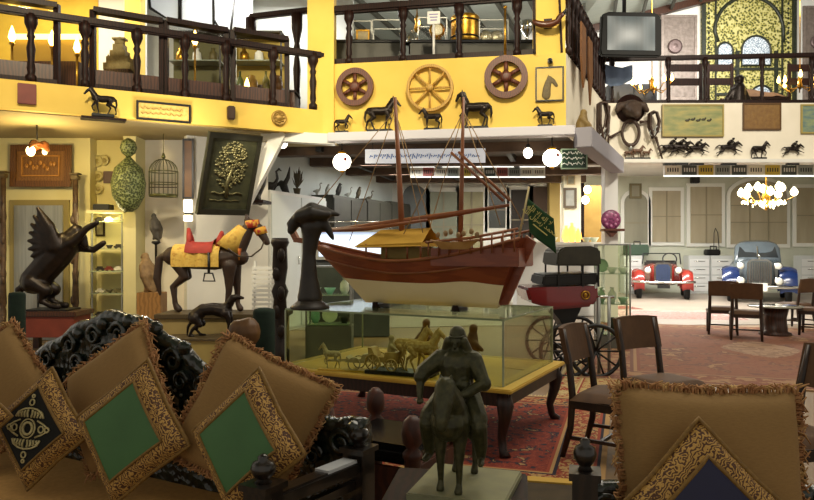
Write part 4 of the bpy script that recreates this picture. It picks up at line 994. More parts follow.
for k in range(9): a = -1.2+.3*k; m.tube([(.42+.02*math.cos(a), .13*math.sin(a), .98), (.43, .14*math.sin(a), .8)], [.02, .01], 5)
m.build('breast_tassel', M('red_gold_tassel', '#a8401e', '#c88a2a', 20, .8), t)
m = MB(); m.tube([(.56, 0, 1.42), (.58, 0, 1.3)], [.095, .1], 12); m.tube([(.66, 0, 1.3), (.7, 0, 1.2)], [.085, .075], 12); m.build('headdress', M('red_yellow_headdress', '#a42c1a', '#d09a30', 16, .7, sharp=True), t)
MB().tube([(.74, -.06, 1.1), (.72, -.14, .98), (.6, -.17, .86), (.44, -.16, .86), (.3, -.19, .98)], .012, 5).build('rein', M('rein_leather', '#3a2a16', rough=.5), t)
# dog with forepaws on the plinth
t = thing('low_plinth', 'low pale ledge in front of the saddled horse plinth', 'plinth', (px(215, 9.15), 9.15, 0))
zl = pz(337, 9.1)
MB().box((0, 0, zl/2-.01), (1.2, .5, zl-.02)).build('body', M('ledge_ochre', '#a89456', '#9a864c', 4, .7), t); MB().box((0, 0, zl-.012), (1.26, .56, .024)).build('top', MATS['plinth_umber'], t)
def L3(x, y, dy=0): return Vector(((x-205)*9.2/FP, dy, (337-y)*9.2/FP))
tb = [([L3(195, 318), L3(203, 311), L3(213, 310), L3(224, 312)], [.1, .085, .085, .1]), ([L3(225, 310), L3(230, 304), L3(233, 299)], [.075, .055, .05]), ([L3(233, 299), L3(238, 298), L3(243, 299)], [.05, .036, .02]), ([L3(194, 318), L3(188, 328), L3(187, 336)], [.03, .02, .012])]
for s in (-1, 1):
    tb += [([L3(196, 319, s*.06), L3(201, 325, s*.07), L3(194, 330, s*.07), L3(195+4*s, 336.3, s*.07), L3(199+4*s, 336.6, s*.07)], [.075, .045, .024, .02, .022]), ([L3(226, 314, s*.06), L3(229, 318, s*.06), L3(230, 324, s*.06), L3(230, 330, s*.06), L3(229+2*s, 336.4, s*.06), L3(232+2*s, 336.6, s*.06)], [.06, .04, .028, .02, .02, .022]), ([L3(232, 297, s*.035), L3(230, 303, s*.06)], [.02, .016])]
solo('dog_statue', organic('saluki', tb, vox=.01, ratio=.6), BRONZE, 'slim dark bronze hound standing in front of the saddled horse', 'statue', (px(205, 9.2), 9.2, zl+.0))
# birds of prey
def bird(name, label, c, h, mat, lean=.15, rz=0, cat='statue'):
    tb = [([(0, 0, .1*h), (.02*h, 0, .4*h), (.1*h, 0, .68*h), (.12*h, 0, .85*h)], [.1*h, .2*h, .17*h, .1*h]), ([(-.02*h, 0, .3*h), (-.14*h, 0, .05*h), (-.2*h, 0, -.06*h)], [.13*h, .09*h, .03*h]), ([(.2*h, 0, .9*h), (.28*h, 0, .88*h), (.3*h, 0, .82*h)], [.04*h, .03*h, .01*h])]
    for s in (-1, 1): tb += [([(.08*h, s*.15*h, .66*h), (-.02*h, s*.19*h, .4*h), (-.15*h, s*.12*h, .06*h)], [.08*h, .09*h, .03*h]), ([(.02*h, s*.06*h, .2*h), (.06*h, s*.07*h, .02*h)], [.05*h, .04*h])]
    return organic(name, tb, [((.14*h, 0, .9*h), .1*h)], vox=.022*h, ratio=.6)
FEA = M('feather_brown', '#6a5030', '#8c7048', 16, .7); FEAD = M('feather_dark', '#2e2a24', '#463e32', 16, .7)
t = thing('pedestal', 'wooden block pedestal under the big eagle figure', 'pedestal', (px(152, 10.6), 10.6, 0)); zb = pz(292, 10.6)
MB().box((0, 0, zb-.2), (.36, .3, .4)).build('block', M('block_wood', '#8a6230', '#a0743c', 5, .5, kind='wood'), t, .008); MB().box((0, 0, (zb-.4)/2), (.28, .24, zb-.4)).build('stem', MWOOD, t)
o = solo('eagle_figure', bird('eagle', '', 0, .6, None), FEA, 'brown eagle figure perched on the wooden block', 'statue', (px(149, 10.6), 10.6, zb+.0), PI-.5)
t = thing('bird_perch', 'thin dark perch pole behind the rump of the saddled horse', 'perch', (px(156, 11.05), 11.05, 0)); zq = pz(241, 11.05)
MB().lathe([(.14, 0), (.12, .03), (.02, .05), (.018, zq-.06), (.07, zq-.03), (.06, zq)], 14).build('pole', BLACK, t)
solo('falcon_figure', bird('falcon', '', 0, .42, None), FEAD, 'dark falcon figure perched on the thin pole', 'statue', (px(156, 11.05), 11.05, zq+.02), PI*.8)
# white slatted rack, carved dark post, crested statue, green posts
t = thing('slatted_rack', 'white slatted rack standing behind the head of the saddled horse', 'rack', (px(264, 10.9), 10.9, 0))
for x in (-.14, .14): MB().box((x, 0, .65), (.03, .05, 1.3)).build('upright', WPAINT, t)
for k in range(12): MB().box((0, -.03, .42+.07*k), (.36, .02, .042)).build('slat', WPAINT, t)
t = thing('carved_post', 'dark carved post beside the crested column statue', 'post', (px(280, 8.9), 8.9, 0)); zk = pz(238, 8.9)
MB().lathe([(.12, 0), (.12, .2), (.07, .26), (.1, .6), (.08, .85), (.11, .95), (.07, 1.05), (.1, 1.25), (.09, zk-.12), (.12, zk-.06), (.1, zk)], 14).build('shaft', BRONZE, t)
m = MB()
for k in range(5): m.ell((.03*(-1)**k, -.09, .45+.24*k), (.05, .03, .09), 8, 6)
m.build('leaf_carving', BRONZE, t)
Ys = 5.82; us = Ys/FP
def L4(x, y, dy=0): return Vector(((x-312)*us, dy, (312-y)*us))
DST = M('crested_dark', '#1c1712', '#2c241a', 10, .5, bump=.2)
tb = [([L4(310, 301), L4(310, 298), L4(309, 280), L4(309, 258), L4(311, 240), L4(312, 230)], [.11, .1, .072, .058, .075, .095]), ([L4(290, 227), L4(300, 219), L4(312, 214), L4(324, 215), L4(339, 218)], [.03, .055, .075, .05, .016]), ([L4(294, 226), L4(291, 234)], [.05, .035]), ([L4(322, 224), L4(328, 232), L4(333, 242)], [.05, .035, .018])]
for s in (-1, 1): tb.append(([L4(300, 220, s*.05), L4(313, 217, s*.1), L4(328, 218, s*.05)], [.05, .06, .035]))
zc4 = .511+GH+.0135+.045
t = thing('crested_statue', 'dark statue with a broad drooping crest on a flared column on the glass showcase', 'statue', (px(312, Ys), Ys, zc4-.045))
o = meshobj('figure', organic('crested', tb, vox=.014, ratio=.6), DST, t); o.location = (0, 0, .0)
MB().lathe([(.16, 0), (.165, .015), (.14, .035), (.1, .07)], 24, (L4(310, 300).x, 0, 0)).build('base', DST, t)
GPAD = M('dark_green_velvet', '#13241a', '#1c3022', 20, .9)
for lab, x, yt, Y, r in (('dark green padded post with rounded top beside the glass showcase', 264, 308, 4.75, .075), ('dark green padded post with rounded top below the winged horse', 17, 292, 6.6, .075)):
    z = pz(yt, Y); t = thing('padded_post', lab, 'post', (px(x, Y), Y, 0)); MB().lathe([(r, .1), (r, z-.03), (r*.9, z-.008), (r*.5, z)], 18).build('pad', GPAD, t); MB().lathe([(r*1.5, 0), (r*1.5, .06), (r, .1)], 18).build('foot', DWOOD, t)
hb = organic('hd', [([(.03, 0, -.3), (.03, 0, -.1), (.01, 0, .0)], [.05, .06, .09]), ([(.04, 0, .02), (-.06, 0, .03), (-.12, 0, -.02)], [.105, .075, .04])], vox=.012, ratio=.6)
t = thing('carved_newel', 'brown newel post with a rounded head behind the settee', 'post', (px(244, 4.3), 4.3, 0)); zn = pz(335, 4.3)
hq = o = meshobj('head', hb, M('carved_tan_wood', '#5a3c1e', '#74502a', 12, .5), t); o.location = (0, 0, zn); o.scale = (.72, .8, .9); MB().lathe([(.07, 0), (.07, .1), (.045, .14), (.045, zn-.2)], 14).build('shaft', MWOOD, t)
# ================================================================== chairs
LEATH = M('brown_leather', '#4a3018', '#5c3e22', 8, .75); CHW = M('chair_wood', '#22130c', '#35200f', 10, .4, kind='wood')
def chair_parts(t, back_h=.92):
    m = MB()
    def seat(u, v):
        a, b = 2*u-1, 2*v-1; k = (max(0, 1-a**6)*max(0, 1-b**6))**.4; return Vector((a*(.245-.02*b), -.02+b*-.23, .43+.055*k))
    m.grid(seat, 12, 12); m.build('seat', LEATH, t)
    MB().plan([(-.24, .21), (.24, .21), (.265, -.25), (-.265, -.25)], .37, .435).build('seat_frame', CHW, t, .008)
    for s in (-1, 1):
        MB().tube([(s*.235, -.23, 0), (s*.235, -.225, .2), (s*.23, -.22, .4)], [.02, .024, .028], 8).build('leg', CHW, t)
        MB().tube([(s*.225, .28, 0), (s*.215, .22, .22), (s*.21, .205, .45), (s*.205, .235, .7), (s*.2, .28, back_h)], [.019, .024, .027, .025, .018], 8).build('leg', CHW, t)
    m = MB()
    for z, y, w in ((.16, .0, .02),):
        for s in (-1, 1): m.bar((s*.225, -.22, z), (s*.215, .23, z), w, .025)
    m.bar((-.22, .0, .16), (.22, .0, .16), .02, .025); m.build('stretcher', CHW, t)
    m = MB()
    def back(u, v, o):
        a = 2*u-1; z = back_h-.24+.25*v; return Vector((a*.235, .215+.055*v+.03*(1-a*a)+o, z+.012*(1-a*a)*v))
    w, h = 10, 5; vs = [back(i/w, j/h, o) for o in (0, .035) for j in range(h+1) for i in range(w+1)]; n = (w+1)*(h+1); fs = []
    for j in range(h):
        for i in range(w):
            a = j*(w+1)+i; fs += [(a, a+1, a+w+2, a+w+1), (n+a, n+a+w+1, n+a+w+2, n+a+1)]
    for i in range(w): fs += [(i, n+i, n+i+1, i+1), (h*(w+1)+i, h*(w+1)+i+1, n+h*(w+1)+i+1, n+h*(w+1)+i)]
    for j in range(h): a = j*(w+1); b = a+w; fs += [(a, a+w+1, n+a+w+1, n+a), (b, n+b, n+b+w+1, b+w+1)]
    m.add(vs, fs, sm=False); m.build('backrest', LEATH, t)
ch0 = thing('dining_chair', 'dark wooden chair with wide curved back, facing the camera behind the big tan cushion', 'chair', (px(638, 5.75)+.12, 5.52, 0), .5)
chair_parts(ch0)
dup(ch0, (px(584, 5.1)+.17, 5.0, 0), .95, 'dark wooden chair seen sideways, the one standing beside the glass display table')
dup(ch0, (2.17, 3.95, 0), -1.4, 'dark wooden chair cut off by the photo edge beside the big cushion')
dup(ch0, (px(720, 12.3), 12.2, 0), 2.75, 'brown leather chair at the far round table, the one under the blue car headlamp')
dup(ch0, (px(742, 11.6), 11.45, 0), 2.7, 'brown leather chair at the far round table, nearest of the group, back turned')
dup(ch0, (px(813, 12.1), 12.0, 0), -2.2, 'brown leather chair beyond the far round table at the photo edge')
dup(ch0, (px(792, 13.2), 13.1, 0), -2.7, 'brown leather chair on the far side of the far round table')
t = thing('round_table', 'small round table with glass top among the far chairs', 'table', (px(775, 12.0), 12.0, 0))
MB().lathe([(.26, 0), (.26, .05), (.2, .08), (.18, .3), (.22, .48)], 20).build('pedestal', MWOOD, t); MB().lathe([(.43, .49), (.44, .5), (.43, .515)], 32).build('table_top', M('smoked_glass', '#8c8a7c', rough=.08, coat=.5), t)
# carved armchair beyond the settee arm, partly hidden by the rider
t = thing('low_armchair', 'low red brown armchair with black pad behind the rider statue', 'armchair', (px(392, 3.35), 3.42, 0), -.5)
RBN = M('reddish_panel_wood', '#3e1c10', '#522614', 6, .5, kind='wood')
MB().box((0, 0, .56), (.46, .44, .09)).build('seat_pad', M('black_leather', '#0e0c0b', rough=.25), t, .03)
for s in (-1, 1):
    MB().box((s*.235, 0, .32), (.035, .44, .42)).build('side_panel', RBN, t, .006)
    for y in (-.23, .23): m = MB(); m.lathe([(.036, 0), (.036, .56), (.045, .57), (.045, .59), (.025, .61), (.046, .64), (.05, .68), (.042, .73), (.018, .755)], 14, (s*.235, y, 0)); m.build('post', RBN, t)
MB().box((0, .225, .45), (.42, .03, .12)).build('back_rail', RBN, t); MB().box((0, -.22, .36), (.43, .03, .3)).build('front_panel', RBN, t)

# ================================================================== mounted rider statue
PAT = M('green_bronze', '#2e2c18', '#4a4628', 14, .45, .35, bump=.15, c3='#3a3a20')
rs = thing('rider_statue', 'green bronze rider in robe and headcloth on a standing horse', 'statue', (px(457, 2.5), 2.5, .648), -PI/2-.32)
k_ = .3
f0 = [(.3, .74), (.32, .54), (.33, .33), (.32, .12), (.35, .03)]; h0 = [(-.36, .74), (-.29, .54), (-.47, .38), (-.44, .12), (-.4, .03)]
tb = [([(-.43, 0, .84), (-.2, 0, .82), (.08, 0, .8), (.3, 0, .82), (.4, 0, .8)], [.2, .23, .24, .24, .2]), ([(.3, 0, .9), (.44, 0, 1.1), (.52, 0, 1.22)], [.21, .17, .13]),
      ([(.52, 0, 1.24), (.62, 0, 1.08), (.69, 0, .9), (.7, 0, .84)], [.125, .11, .08, .07]), ([(-.49, 0, .93), (-.6, 0, .8), (-.62, 0, .5)], [.05, .055, .03])]
for s in (-1, 1):
    tb.append(([(.5, s*.055, 1.28), (.51, s*.065, 1.38)], [.035, .012])); tb.append(([(x+(.05 if s > 0 else -.03)*(.74-z), s*.115, z) for x, z in f0], [.115, .075, .048, .034, .052])); tb.append(([(x, s*.12, z) for x, z in h0], [.14, .09, .05, .036, .052]))
    tb.append(([(.58, s*.085, 1.1), (.5, s*.12, 1.0)], [.015, .012]))
o = meshobj('horse', organic('rider_horse', tb, vox=.014, ratio=.6), PAT, rs); o.scale = (k_,)*3; o.location = (0, 0, .012)
tb = [([(-.02, 0, 1.02), (-.02, 0, 1.2), (.0, 0, 1.42), (.0, 0, 1.5)], [.24, .2, .21, .12]), ([(.0, -.15, 1.47), (0, .15, 1.47)], [.12, .12]), ([(.01, 0, 1.5), (.02, 0, 1.62)], [.06, .06]), ([(.1, 0, 1.66), (.125, 0, 1.635)], [.02, .022]),
      ([(-.02, 0, 1.78), (-.08, 0, 1.66), (-.1, 0, 1.5), (-.12, 0, 1.36)], [.1, .12, .13, .09]),
      ([(.0, -.2, 1.47), (.06, -.39, 1.32), (.1, -.42, 1.26)], [.12, .1, .09]), ([(.1, -.42, 1.26), (.17, -.41, 1.1), (.2, -.4, 1.03)], [.06, .042, .035]), ([(.0, .2, 1.47), (.08, .34, 1.22), (.24, .16, 1.12), (.3, .1, 1.1)], [.12, .095, .06, .04]),
      ([(.06, -.09, 1.2), (.1, .1, 1.2)], [.1, .1])]
for s in (-1, 1):
    tb += [([(-.02, s*.13, 1.0), (.16, s*.27, .82), (.2, s*.3, .74)], [.17, .14, .11]), ([(.2, s*.3, .74), (.12, s*.31, .5), (.1, s*.31, .38)], [.11, .085, .06]), ([(.08, s*.31, .35), (.2, s*.33, .32), (.24, s*.335, .32)], [.045, .042, .03])]
    tb.append(([(.05, s*.1, 1.7), (-.03, s*.14, 1.52), (-.06, s*.15, 1.42)], [.05, .07, .05]))
    tb.append(([(.1, s*.03, 1.69), (.107, s*.035, 1.69)], [.012, .012]))
    hx, hy, hz = ((.2, -.4, 1.03) if s < 0 else (.3, .1, 1.1))
    for q in range(4): tb.append(([(hx, hy+(-.02+.014*q), hz), (hx+.03, hy+(-.024+.016*q), hz-.04), (hx+.015, hy+(-.024+.016*q), hz-.075+.006*abs(q-1.4))], [.012, .0115, .009]))
    tb.append(([(hx, hy-.02*s, hz), (hx+.02, hy-.045*s, hz-.02), (hx+.03, hy-.045*s, hz-.05)], [.013, .012, .009]))
o = meshobj('rider', organic('rider', tb, [((.025, 0, 1.69), (.085, .075, .105)), ((.06, 0, 1.6), (.05, .05, .05))], vox=.01, smooth=2, ratio=.6), PAT, rs); o.scale = (k_,)*3; o.location = (0, 0, .012)
MB().ring((0, 0, 0), .085*k_, .012*k_, 'Z', 20, 6).build('head_cord', PAT, rs, T=Matrix.Translation((.005, 0, 1.755*k_+.012)) @ Matrix.Rotation(.12, 4, 'Y'))
MB().tube([(.215, -.022, .30), (.16, -.035, .36), (.1, .03, .36)], .003, 5).build('rein', PAT, rs)
plabel(MB().box((-.02, .03, 0), (.36, .34, .03)).build('base', M('pale_green_stone', '#8a8a64', '#76765a', 8, .5), rs, .005), 'pale greenish stone base')
t = thing('statue_table', 'dark narrow table carrying the rider statue', 'table', (px(457, 2.5), 2.5, 0), -.16)
MB().box((0, 0, .615), (.5, .46, .04)).build('table_top', DWOOD, t, .006)
for sx in (-1, 1):
    for sy in (-1, 1): MB().tube([(sx*.2, sy*.18, 0), (sx*.2, sy*.18, .6)], [.02, .03], 8).build('leg', DWOOD, t)

# ================================================================== old cars
TYRE = M('tyre_rubber', '#141414', rough=.8); DGLASS = M('dark_car_glass', '#2a2e30', rough=.08, coat=.6); PLATE = M('plate_white', '#e8e6dc', rough=.5); LENS = M('lamp_lens', '#e4e2d6', rough=.1)
def loft(mb, secs, n=20, T=None):
    vs = []; fs = []
    for y, hw, z0, z1, e in secs:
        for k in range(n):
            a = 2*PI*k/n; c, s = math.cos(a), math.sin(a)
            vs.append((hw*math.copysign(abs(c)**e, c), y, (z0+z1)/2+(z1-z0)/2*math.copysign(abs(s)**e, s)))
    for i in range(len(secs)-1):
        for k in range(n): fs.append((i*n+k, i*n+(k+1) % n, (i+1)*n+(k+1) % n, (i+1)*n+k))
    fs.append(tuple(range(n))); fs.append(tuple((len(secs)-1)*n+k for k in range(n-1, -1, -1)))
    return mb.add(vs, fs, T, True)
def car_wheel(t, x, y, R, spoke=False):
    A = Matrix.Translation((x, y, R)) @ Matrix.Rotation(PI/2, 4, 'Y')
    w = MB().lathe([(R*.68, -.07), (R*.93, -.075), (R, -.045), (R, .045), (R*.93, .075), (R*.68, .07)], 24, T=A).build('tyre', TYRE, t)
    MB().lathe([(R*.68, -.05), (R*.3, -.06), (.05, -.085), (.05, .085), (R*.3, .06), (R*.68, .05)], 20, T=A).build('hub_cap', CHROME, w)
def fender(t, x, y0, y1, zt, w, mat, R, nm='front_fender'):
    m = MB()
    def g(u, v):
        a = PI*(.02+.96*u); y = (y0+y1)/2-(y1-y0)/2*math.cos(a); z = .28+(zt-.28)*math.sin(a)**.8; q = (v-.5)*2
        return Vector((x+q*w/2, y, z-.06*q*q))
    def g2(u, v): p = g(u, v); return Vector((p.x, p.y, p.z-.035))
    m.grid(g, 18, 8); m.grid(g2, 18, 8); return m.build(nm, mat, t)
def headlamp(t, x, y, z, r, nm='headlamp'):
    A = Matrix.Translation((x, y, z)) @ Matrix.Rotation(PI/2, 4, 'X')
    h = MB().lathe([(r*.2, -.14), (r*.8, -.08), (r, -.0), (r, .03)], 18, T=A).build(nm, CHROME, t); MB().lathe([(r*.92, .03), (r*.7, .05), (.01, .06)], 18, T=A).build('lens', LENS, h)
def fit(t, s): t.scale = s
# red roadster
RED = M('red_car_paint', '#8e2c22', '#822620', 4, .25, coat=.6)
t = thing('vintage_car', 'open red vintage roadster with upright dark grille', 'car', (px(663, 20.4), 20.4, .012), -.3); fit_s = (1, .76, 1); t.scale = fit_s
m = MB(); loft(m, [(0.1, .3, .42, .98, .5), (.9, .36, .4, 1.0, .5), (1.25, .5, .35, 1.02, .45), (2.2, .58, .35, .95, .45), (2.9, .5, .4, .85, .5)]); m.build('body', RED, t)
m = MB(); m.prism([(-.24, .42), (.24, .42), (.25, .95), (.18, 1.06), (-.18, 1.06), (-.25, .95)], -.02, .12); m.build('grille_shell', CHROME, t, .015)
g_ = MB().prism([(-.19, .46), (.19, .46), (.2, .93), (.14, 1.01), (-.14, 1.01), (-.2, .93)], -.035, -.02); g_.build('grille', M('navy_grille', '#1e2a44', '#2c3a58', 60, .4, stretch=(1, 1, .02)), t)
for s in (-1, 1):
    fender(t, s*.66, -.35, .75, .86, .3, RED, .36); fender(t, s*.7, 1.9, 3.0, .84, .3, RED, .36, 'rear_fender'); car_wheel(t, s*.66, .2, .36); car_wheel(t, s*.7, 2.45, .36); headlamp(t, s*.42, -.08, .84, .1)
    MB().box((s*.7, 1.3, .36), (.26, 1.2, .05)).build('running_board', BLACK, t)
MB().tube([(-.85, -.42, .52), (-.5, -.46, .5), (.5, -.46, .5), (.85, -.42, .52)], .035, 8).build('bumper', CHROME, t)
m = MB()
for a, b in (((-.55, 1.2, 1.0), (-.52, 1.3, 1.32)), ((.55, 1.2, 1.0), (.52, 1.3, 1.32)), ((-.52, 1.3, 1.32), (.52, 1.3, 1.32))): m.bar(a, b, .03)
m.build('windscreen_frame', BLACK, t); MB().add([(-.53, 1.2, 1.0), (.53, 1.2, 1.0), (.51, 1.3, 1.3), (-.51, 1.3, 1.3), (-.53, 1.21, 1.0), (.53, 1.21, 1.0), (.51, 1.31, 1.3), (-.51, 1.31, 1.3)], [(0, 1, 2, 3), (7, 6, 5, 4), (0, 4, 5, 1), (1, 5, 6, 2), (2, 6, 7, 3), (3, 7, 4, 0)]).build('windscreen', GLASS, t)
MB().ring((0, 0, 0), .2, .02, 'Y', 22, 6).build('steering_wheel', BLACK, t, T=Matrix.Translation((.25, 1.55, 1.15)) @ Matrix.Rotation(-.5, 4, 'X')); MB().box((0, 2.05, .95), (.95, .25, .3)).build('seat_back', M('black_hide', '#181412', rough=.5), t, .05)
MB().box((0, -.5, .38), (.34, .02, .1)).build('number_plate', BLACK, t)
# blue saloon
GRC = M('grey_blue_paint', '#5c666c', '#525c62', 3, .25, coat=.6); BLU = M('deep_blue_paint', '#1c2f5c', '#182850', 3, .22, coat=.7)
t = thing('vintage_car', 'two tone blue and grey vintage saloon with tall bars grille', 'car', (px(763, 18.9), 19.1, .012), -.42); t.scale = (1, .72, 1)
m = MB(); loft(m, [(.0, .3, .45, 1.12, .5), (.8, .42, .42, 1.16, .5), (1.35, .62, .38, 1.2, .5), (2.4, .72, .35, 1.18, .5), (3.7, .68, .4, 1.1, .5), (4.3, .5, .45, .9, .6)]); m.build('body', GRC, t)
m = MB(); loft(m, [(1.35, .6, 1.0, 1.2, .55), (1.8, .6, 1.0, 1.64, .55), (2.5, .6, 1.0, 1.72, .6), (3.3, .55, 1.0, 1.6, .6), (3.9, .4, 1.0, 1.15, .7)]); m.build('cabin', GRC, t)
MB().add([(-.52, 1.36, 1.23), (.52, 1.36, 1.23), (.46, 1.72, 1.53), (-.46, 1.72, 1.53), (-.52, 1.42, 1.2), (.52, 1.42, 1.2), (.46, 1.78, 1.5), (-.46, 1.78, 1.5)], [(0, 1, 2, 3), (7, 6, 5, 4), (0, 4, 5, 1), (1, 5, 6, 2), (2, 6, 7, 3), (3, 7, 4, 0)]).build('windscreen', DGLASS, t)
MB().bar((0, 1.33, 1.23), (0, 1.7, 1.53), .03, .03).build('windscreen_bar', CHROME, t)
m = MB(); m.prism([(-.3, .5), (.3, .5), (.3, 1.1), (.2, 1.18), (-.2, 1.18), (-.3, 1.1)], -.06, .05); m.build('grille_shell', CHROME, t, .02)
m = MB(); m.prism([(-.26, .54), (.26, .54), (.26, 1.08), (.17, 1.14), (-.17, 1.14), (-.26, 1.08)], -.07, -.06); m.build('grille', M('grille_grey', '#3a4040', '#54595a', 90, .4, stretch=(1, 1, .02)), t)
m = MB()
for k in range(9): x = -.22+.055*k; m.box((x, -.085, .83), (.018, .02, .56))
m.build('grille_bar', CHROME, t)
for s in (-1, 1):
    fender(t, s*.7, -.35, 1.1, .98, .42, BLU, .36); fender(t, s*.74, 2.7, 4.1, .95, .36, BLU, .36, 'rear_fender'); car_wheel(t, s*.72, .35, .36); car_wheel(t, s*.74, 3.3, .36)
    headlamp(t, s*.46, -.1, 1.0, .1); headlamp(t, s*.46, -.36, .6, .11, 'fog_lamp')
    MB().box((s*.78, 1.9, .38), (.26, 1.6, .06)).build('running_board', BLU, t)
MB().tube([(-.92, -.38, .44), (-.6, -.48, .44), (.6, -.48, .44), (.92, -.38, .44)], .045, 8).build('bumper', CHROME, t)
MB().box((0, -.54, .44), (.36, .02, .22)).build('number_plate', PLATE, t); MB().lathe([(.03, 0), (.012, .03), (.03, .08), (.005, .14)], 10, (0, -.02, 1.18)).build('bonnet_mascot', CHROME, t)
# red carriage with black hood behind the ship stern
Yc_ = 8.6; u_ = Yc_/FP
t = thing('horse_carriage', 'red open carriage with black folding hood behind the ship stern', 'carriage', (px(560, Yc_), Yc_, 0))
def X5(x): return (x-560)*u_
def Z5(y): return pz(y, Yc_)
m = MB(); m.prism([(X5(520), Z5(286)), (X5(589), Z5(284)), (X5(590), Z5(296)), (X5(584), Z5(304)), (X5(548), Z5(307)), (X5(524), Z5(300))], -.4, .45); m.build('body', M('carriage_red', '#7c1a1a', '#6c1416', 3, .2, coat=.8), t, .03)
BLH = M('black_hood_leather', '#2c2a20', '#383528', 8, .5)
m = MB(); m.prism([(X5(549), Z5(265)), (X5(592), Z5(265)), (X5(591), Z5(249)), (X5(582), Z5(246)), (X5(556), Z5(247)), (X5(551), Z5(251))], -.42, .45); m.build('hood', BLH, t, .02)
m = MB(); m.prism([(X5(536), Z5(284)), (X5(590), Z5(283)), (X5(591), Z5(272)), (X5(538), Z5(274))], -.36, .42); m.build('seat', BLACK, t, .02)
m = MB()
for x in (552, 575, 590):
    for y in (-.38, .4): m.bar((X5(x), y, Z5(285)), (X5(x), y, Z5(264)), .02)
m.build('hood_frame', BLACK, t)
for y in (-.46, .5):
    for x in (558, 586):
        R = .3; w = MB().ring((X5(x), y, R), R, .025, 'Y', 28, 6).build('wheel', BLACK, t); m = MB()
        for k in range(10): a = k*PI/5; m.tube([(X5(x), y, R), (X5(x)+R*math.cos(a), y, R+R*math.sin(a))], .012, 5)
        m.build('spoke', BLACK, w)
for x in (558, 586): MB().tube([(X5(x), -.45, .3), (X5(x), .5, .3)], .02, 6).build('axle', BLACK, t)
m = MB(); m.prism([(X5(545), Z5(305)), (X5(578), Z5(305)), (X5(572), Z5(318)), (X5(564), Z5(334)), (X5(556), Z5(318))], -.2, .2); m.bar((X5(552), 0, .3), (X5(586), 0, .3), .06); m.build('undercarriage', BLACK, t)
m = MB(); m.ring((X5(577), -.415, Z5(293)), .045, .01, 'Y', 16, 5); m.ell((X5(577), -.415, Z5(293)), (.022, .01, .03)); m.build('crest_emblem', GOLD, t)

# ================================================================== things hanging under the galleries
def globe_lamp(label, x, y, Y, r, zt):
    t = thing('globe_lamp', label, 'lamp', (px(x, Y), Y, pz(y, Y)), 0)
    MB().ell((0, 0, 0), (r, r, r*.95), 18, 12).build('globe', GLOW, t); MB().lathe([(r*.4, r*.85), (r*.5, r*.95), (r*.45, r*1.1), (.02, r*1.25)], 16).build('cap', GOLD, t); MB().tube([(0, 0, r*1.2), (0, 0, zt+.08-pz(y, Y))], .012, 6).build('chain', BLACK, t)
    MB().lathe([(.01, -r*1.2), (.03, -r*1.12), (.04, -r*.98), (.02, -r*.9)], 12).build('bottom_finial', GOLD, t)
    for a in (.45,): plabel(MB().ell((r*.97*math.sin(a), -r*.97*math.cos(a), .03), (.03, .02, .035), 8, 6).build('painted_flower', M('red_flower', '#b8443a', rough=.4), t), 'red painted flower')
globe_lamp('white glass globe lamp with red flowers hanging above the ship bow', 342, 162, 11.6, .15, 3.3)
globe_lamp('white glass globe lamp with red flowers hanging beside the green sign', 552, 158, 11.2, .15, 3.3)
for lab, x, y, Y in (('small lit bulb under the gallery next to the globe by the green sign', 528, 153, 11.8), ('small lit bulb under the white beam close to the bronze relief', 283, 143, 11.7)):
    t = thing('light_bulb', label=lab, cat='lamp', loc=(px(x, Y), Y, pz(y, Y))); MB().ell((0, 0, 0), (.08, .08, .09)).build('bulb', GLOW, t); MB().lathe([(.035, .08), (.035, .14), (.02, .15)], 12).build('socket', BLACK, t); MB().tube([(0, 0, .14), (0, 0, 3.38-pz(y, Y))], .008, 5).build('cord', BLACK, t)
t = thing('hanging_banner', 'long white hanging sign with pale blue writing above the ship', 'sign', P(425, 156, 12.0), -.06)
MB().box((0, 0, 0), (2.06, .04, .24)).build('board', M('banner_white_glow', '#e4e6ea', rough=.5, emit=.45), t); m = MB(); random.seed(21)  # slight glow added to make the board look brighter
for k in range(26):
    x = -.95+.073*k; h = random.choice((.05, .08, .1)); m.tube([(x, -.025, -h/2), (x+.02, -.025, h/2-.01), (x+.04, -.025, -.01), (x+.055, -.025, random.uniform(-.03, .04))], .011, 4)
m.build('lettering', M('pale_blue_ink', '#5c82c8', rough=.6), t); m = MB()
for x in (-.9, .9): m.tube([(x, 0, .12), (x, 0, .3)], .006, 5)
m.build('hanging_wire', BLACK, t)
t = thing('script_sign', 'dark green sign with white script lines under the gallery corner', 'sign', P(574, 159, 11.3), -.1)
MB().box((0, 0, 0), (.42, .04, .33)).build('board', M('sign_green', '#123022', rough=.4), t, .005); m = MB(); random.seed(5)
for r, z in enumerate((.09, .01, -.08)):
    for k in range(5):
        x = .16-.075*k; m.tube([(x, -.025, z), (x-.02, -.025, z+random.uniform(.0, .035)), (x-.04, -.025, z-random.uniform(0, .025)), (x-.065, -.025, z+random.uniform(-.01, .03))], .007, 5)
m.build('script', WPAINT, t); m = MB()
for s in (-1, 1): m.box((s*.2, -.005, 0), (.02, .05, .33)); m.box((0, -.005, s*.155), (.42, .05, .02))
m.build('frame', M('sign_edge', '#8aa08a', rough=.5), t); MB().tube([(0, 0, .16), (0, 0, .36)], .01, 5).build('hanger', BLACK, t)
PC = [M('plate_cream', '#e4e0d0', rough=.5), M('plate_yellow', '#c8b040', rough=.5), M('plate_grey', '#8e9690', rough=.5), M('plate_dark', '#3c4440', rough=.5), M('plate_red', '#a05048', rough=.5)]
INK = M('plate_ink', '#22262a', rough=.6)
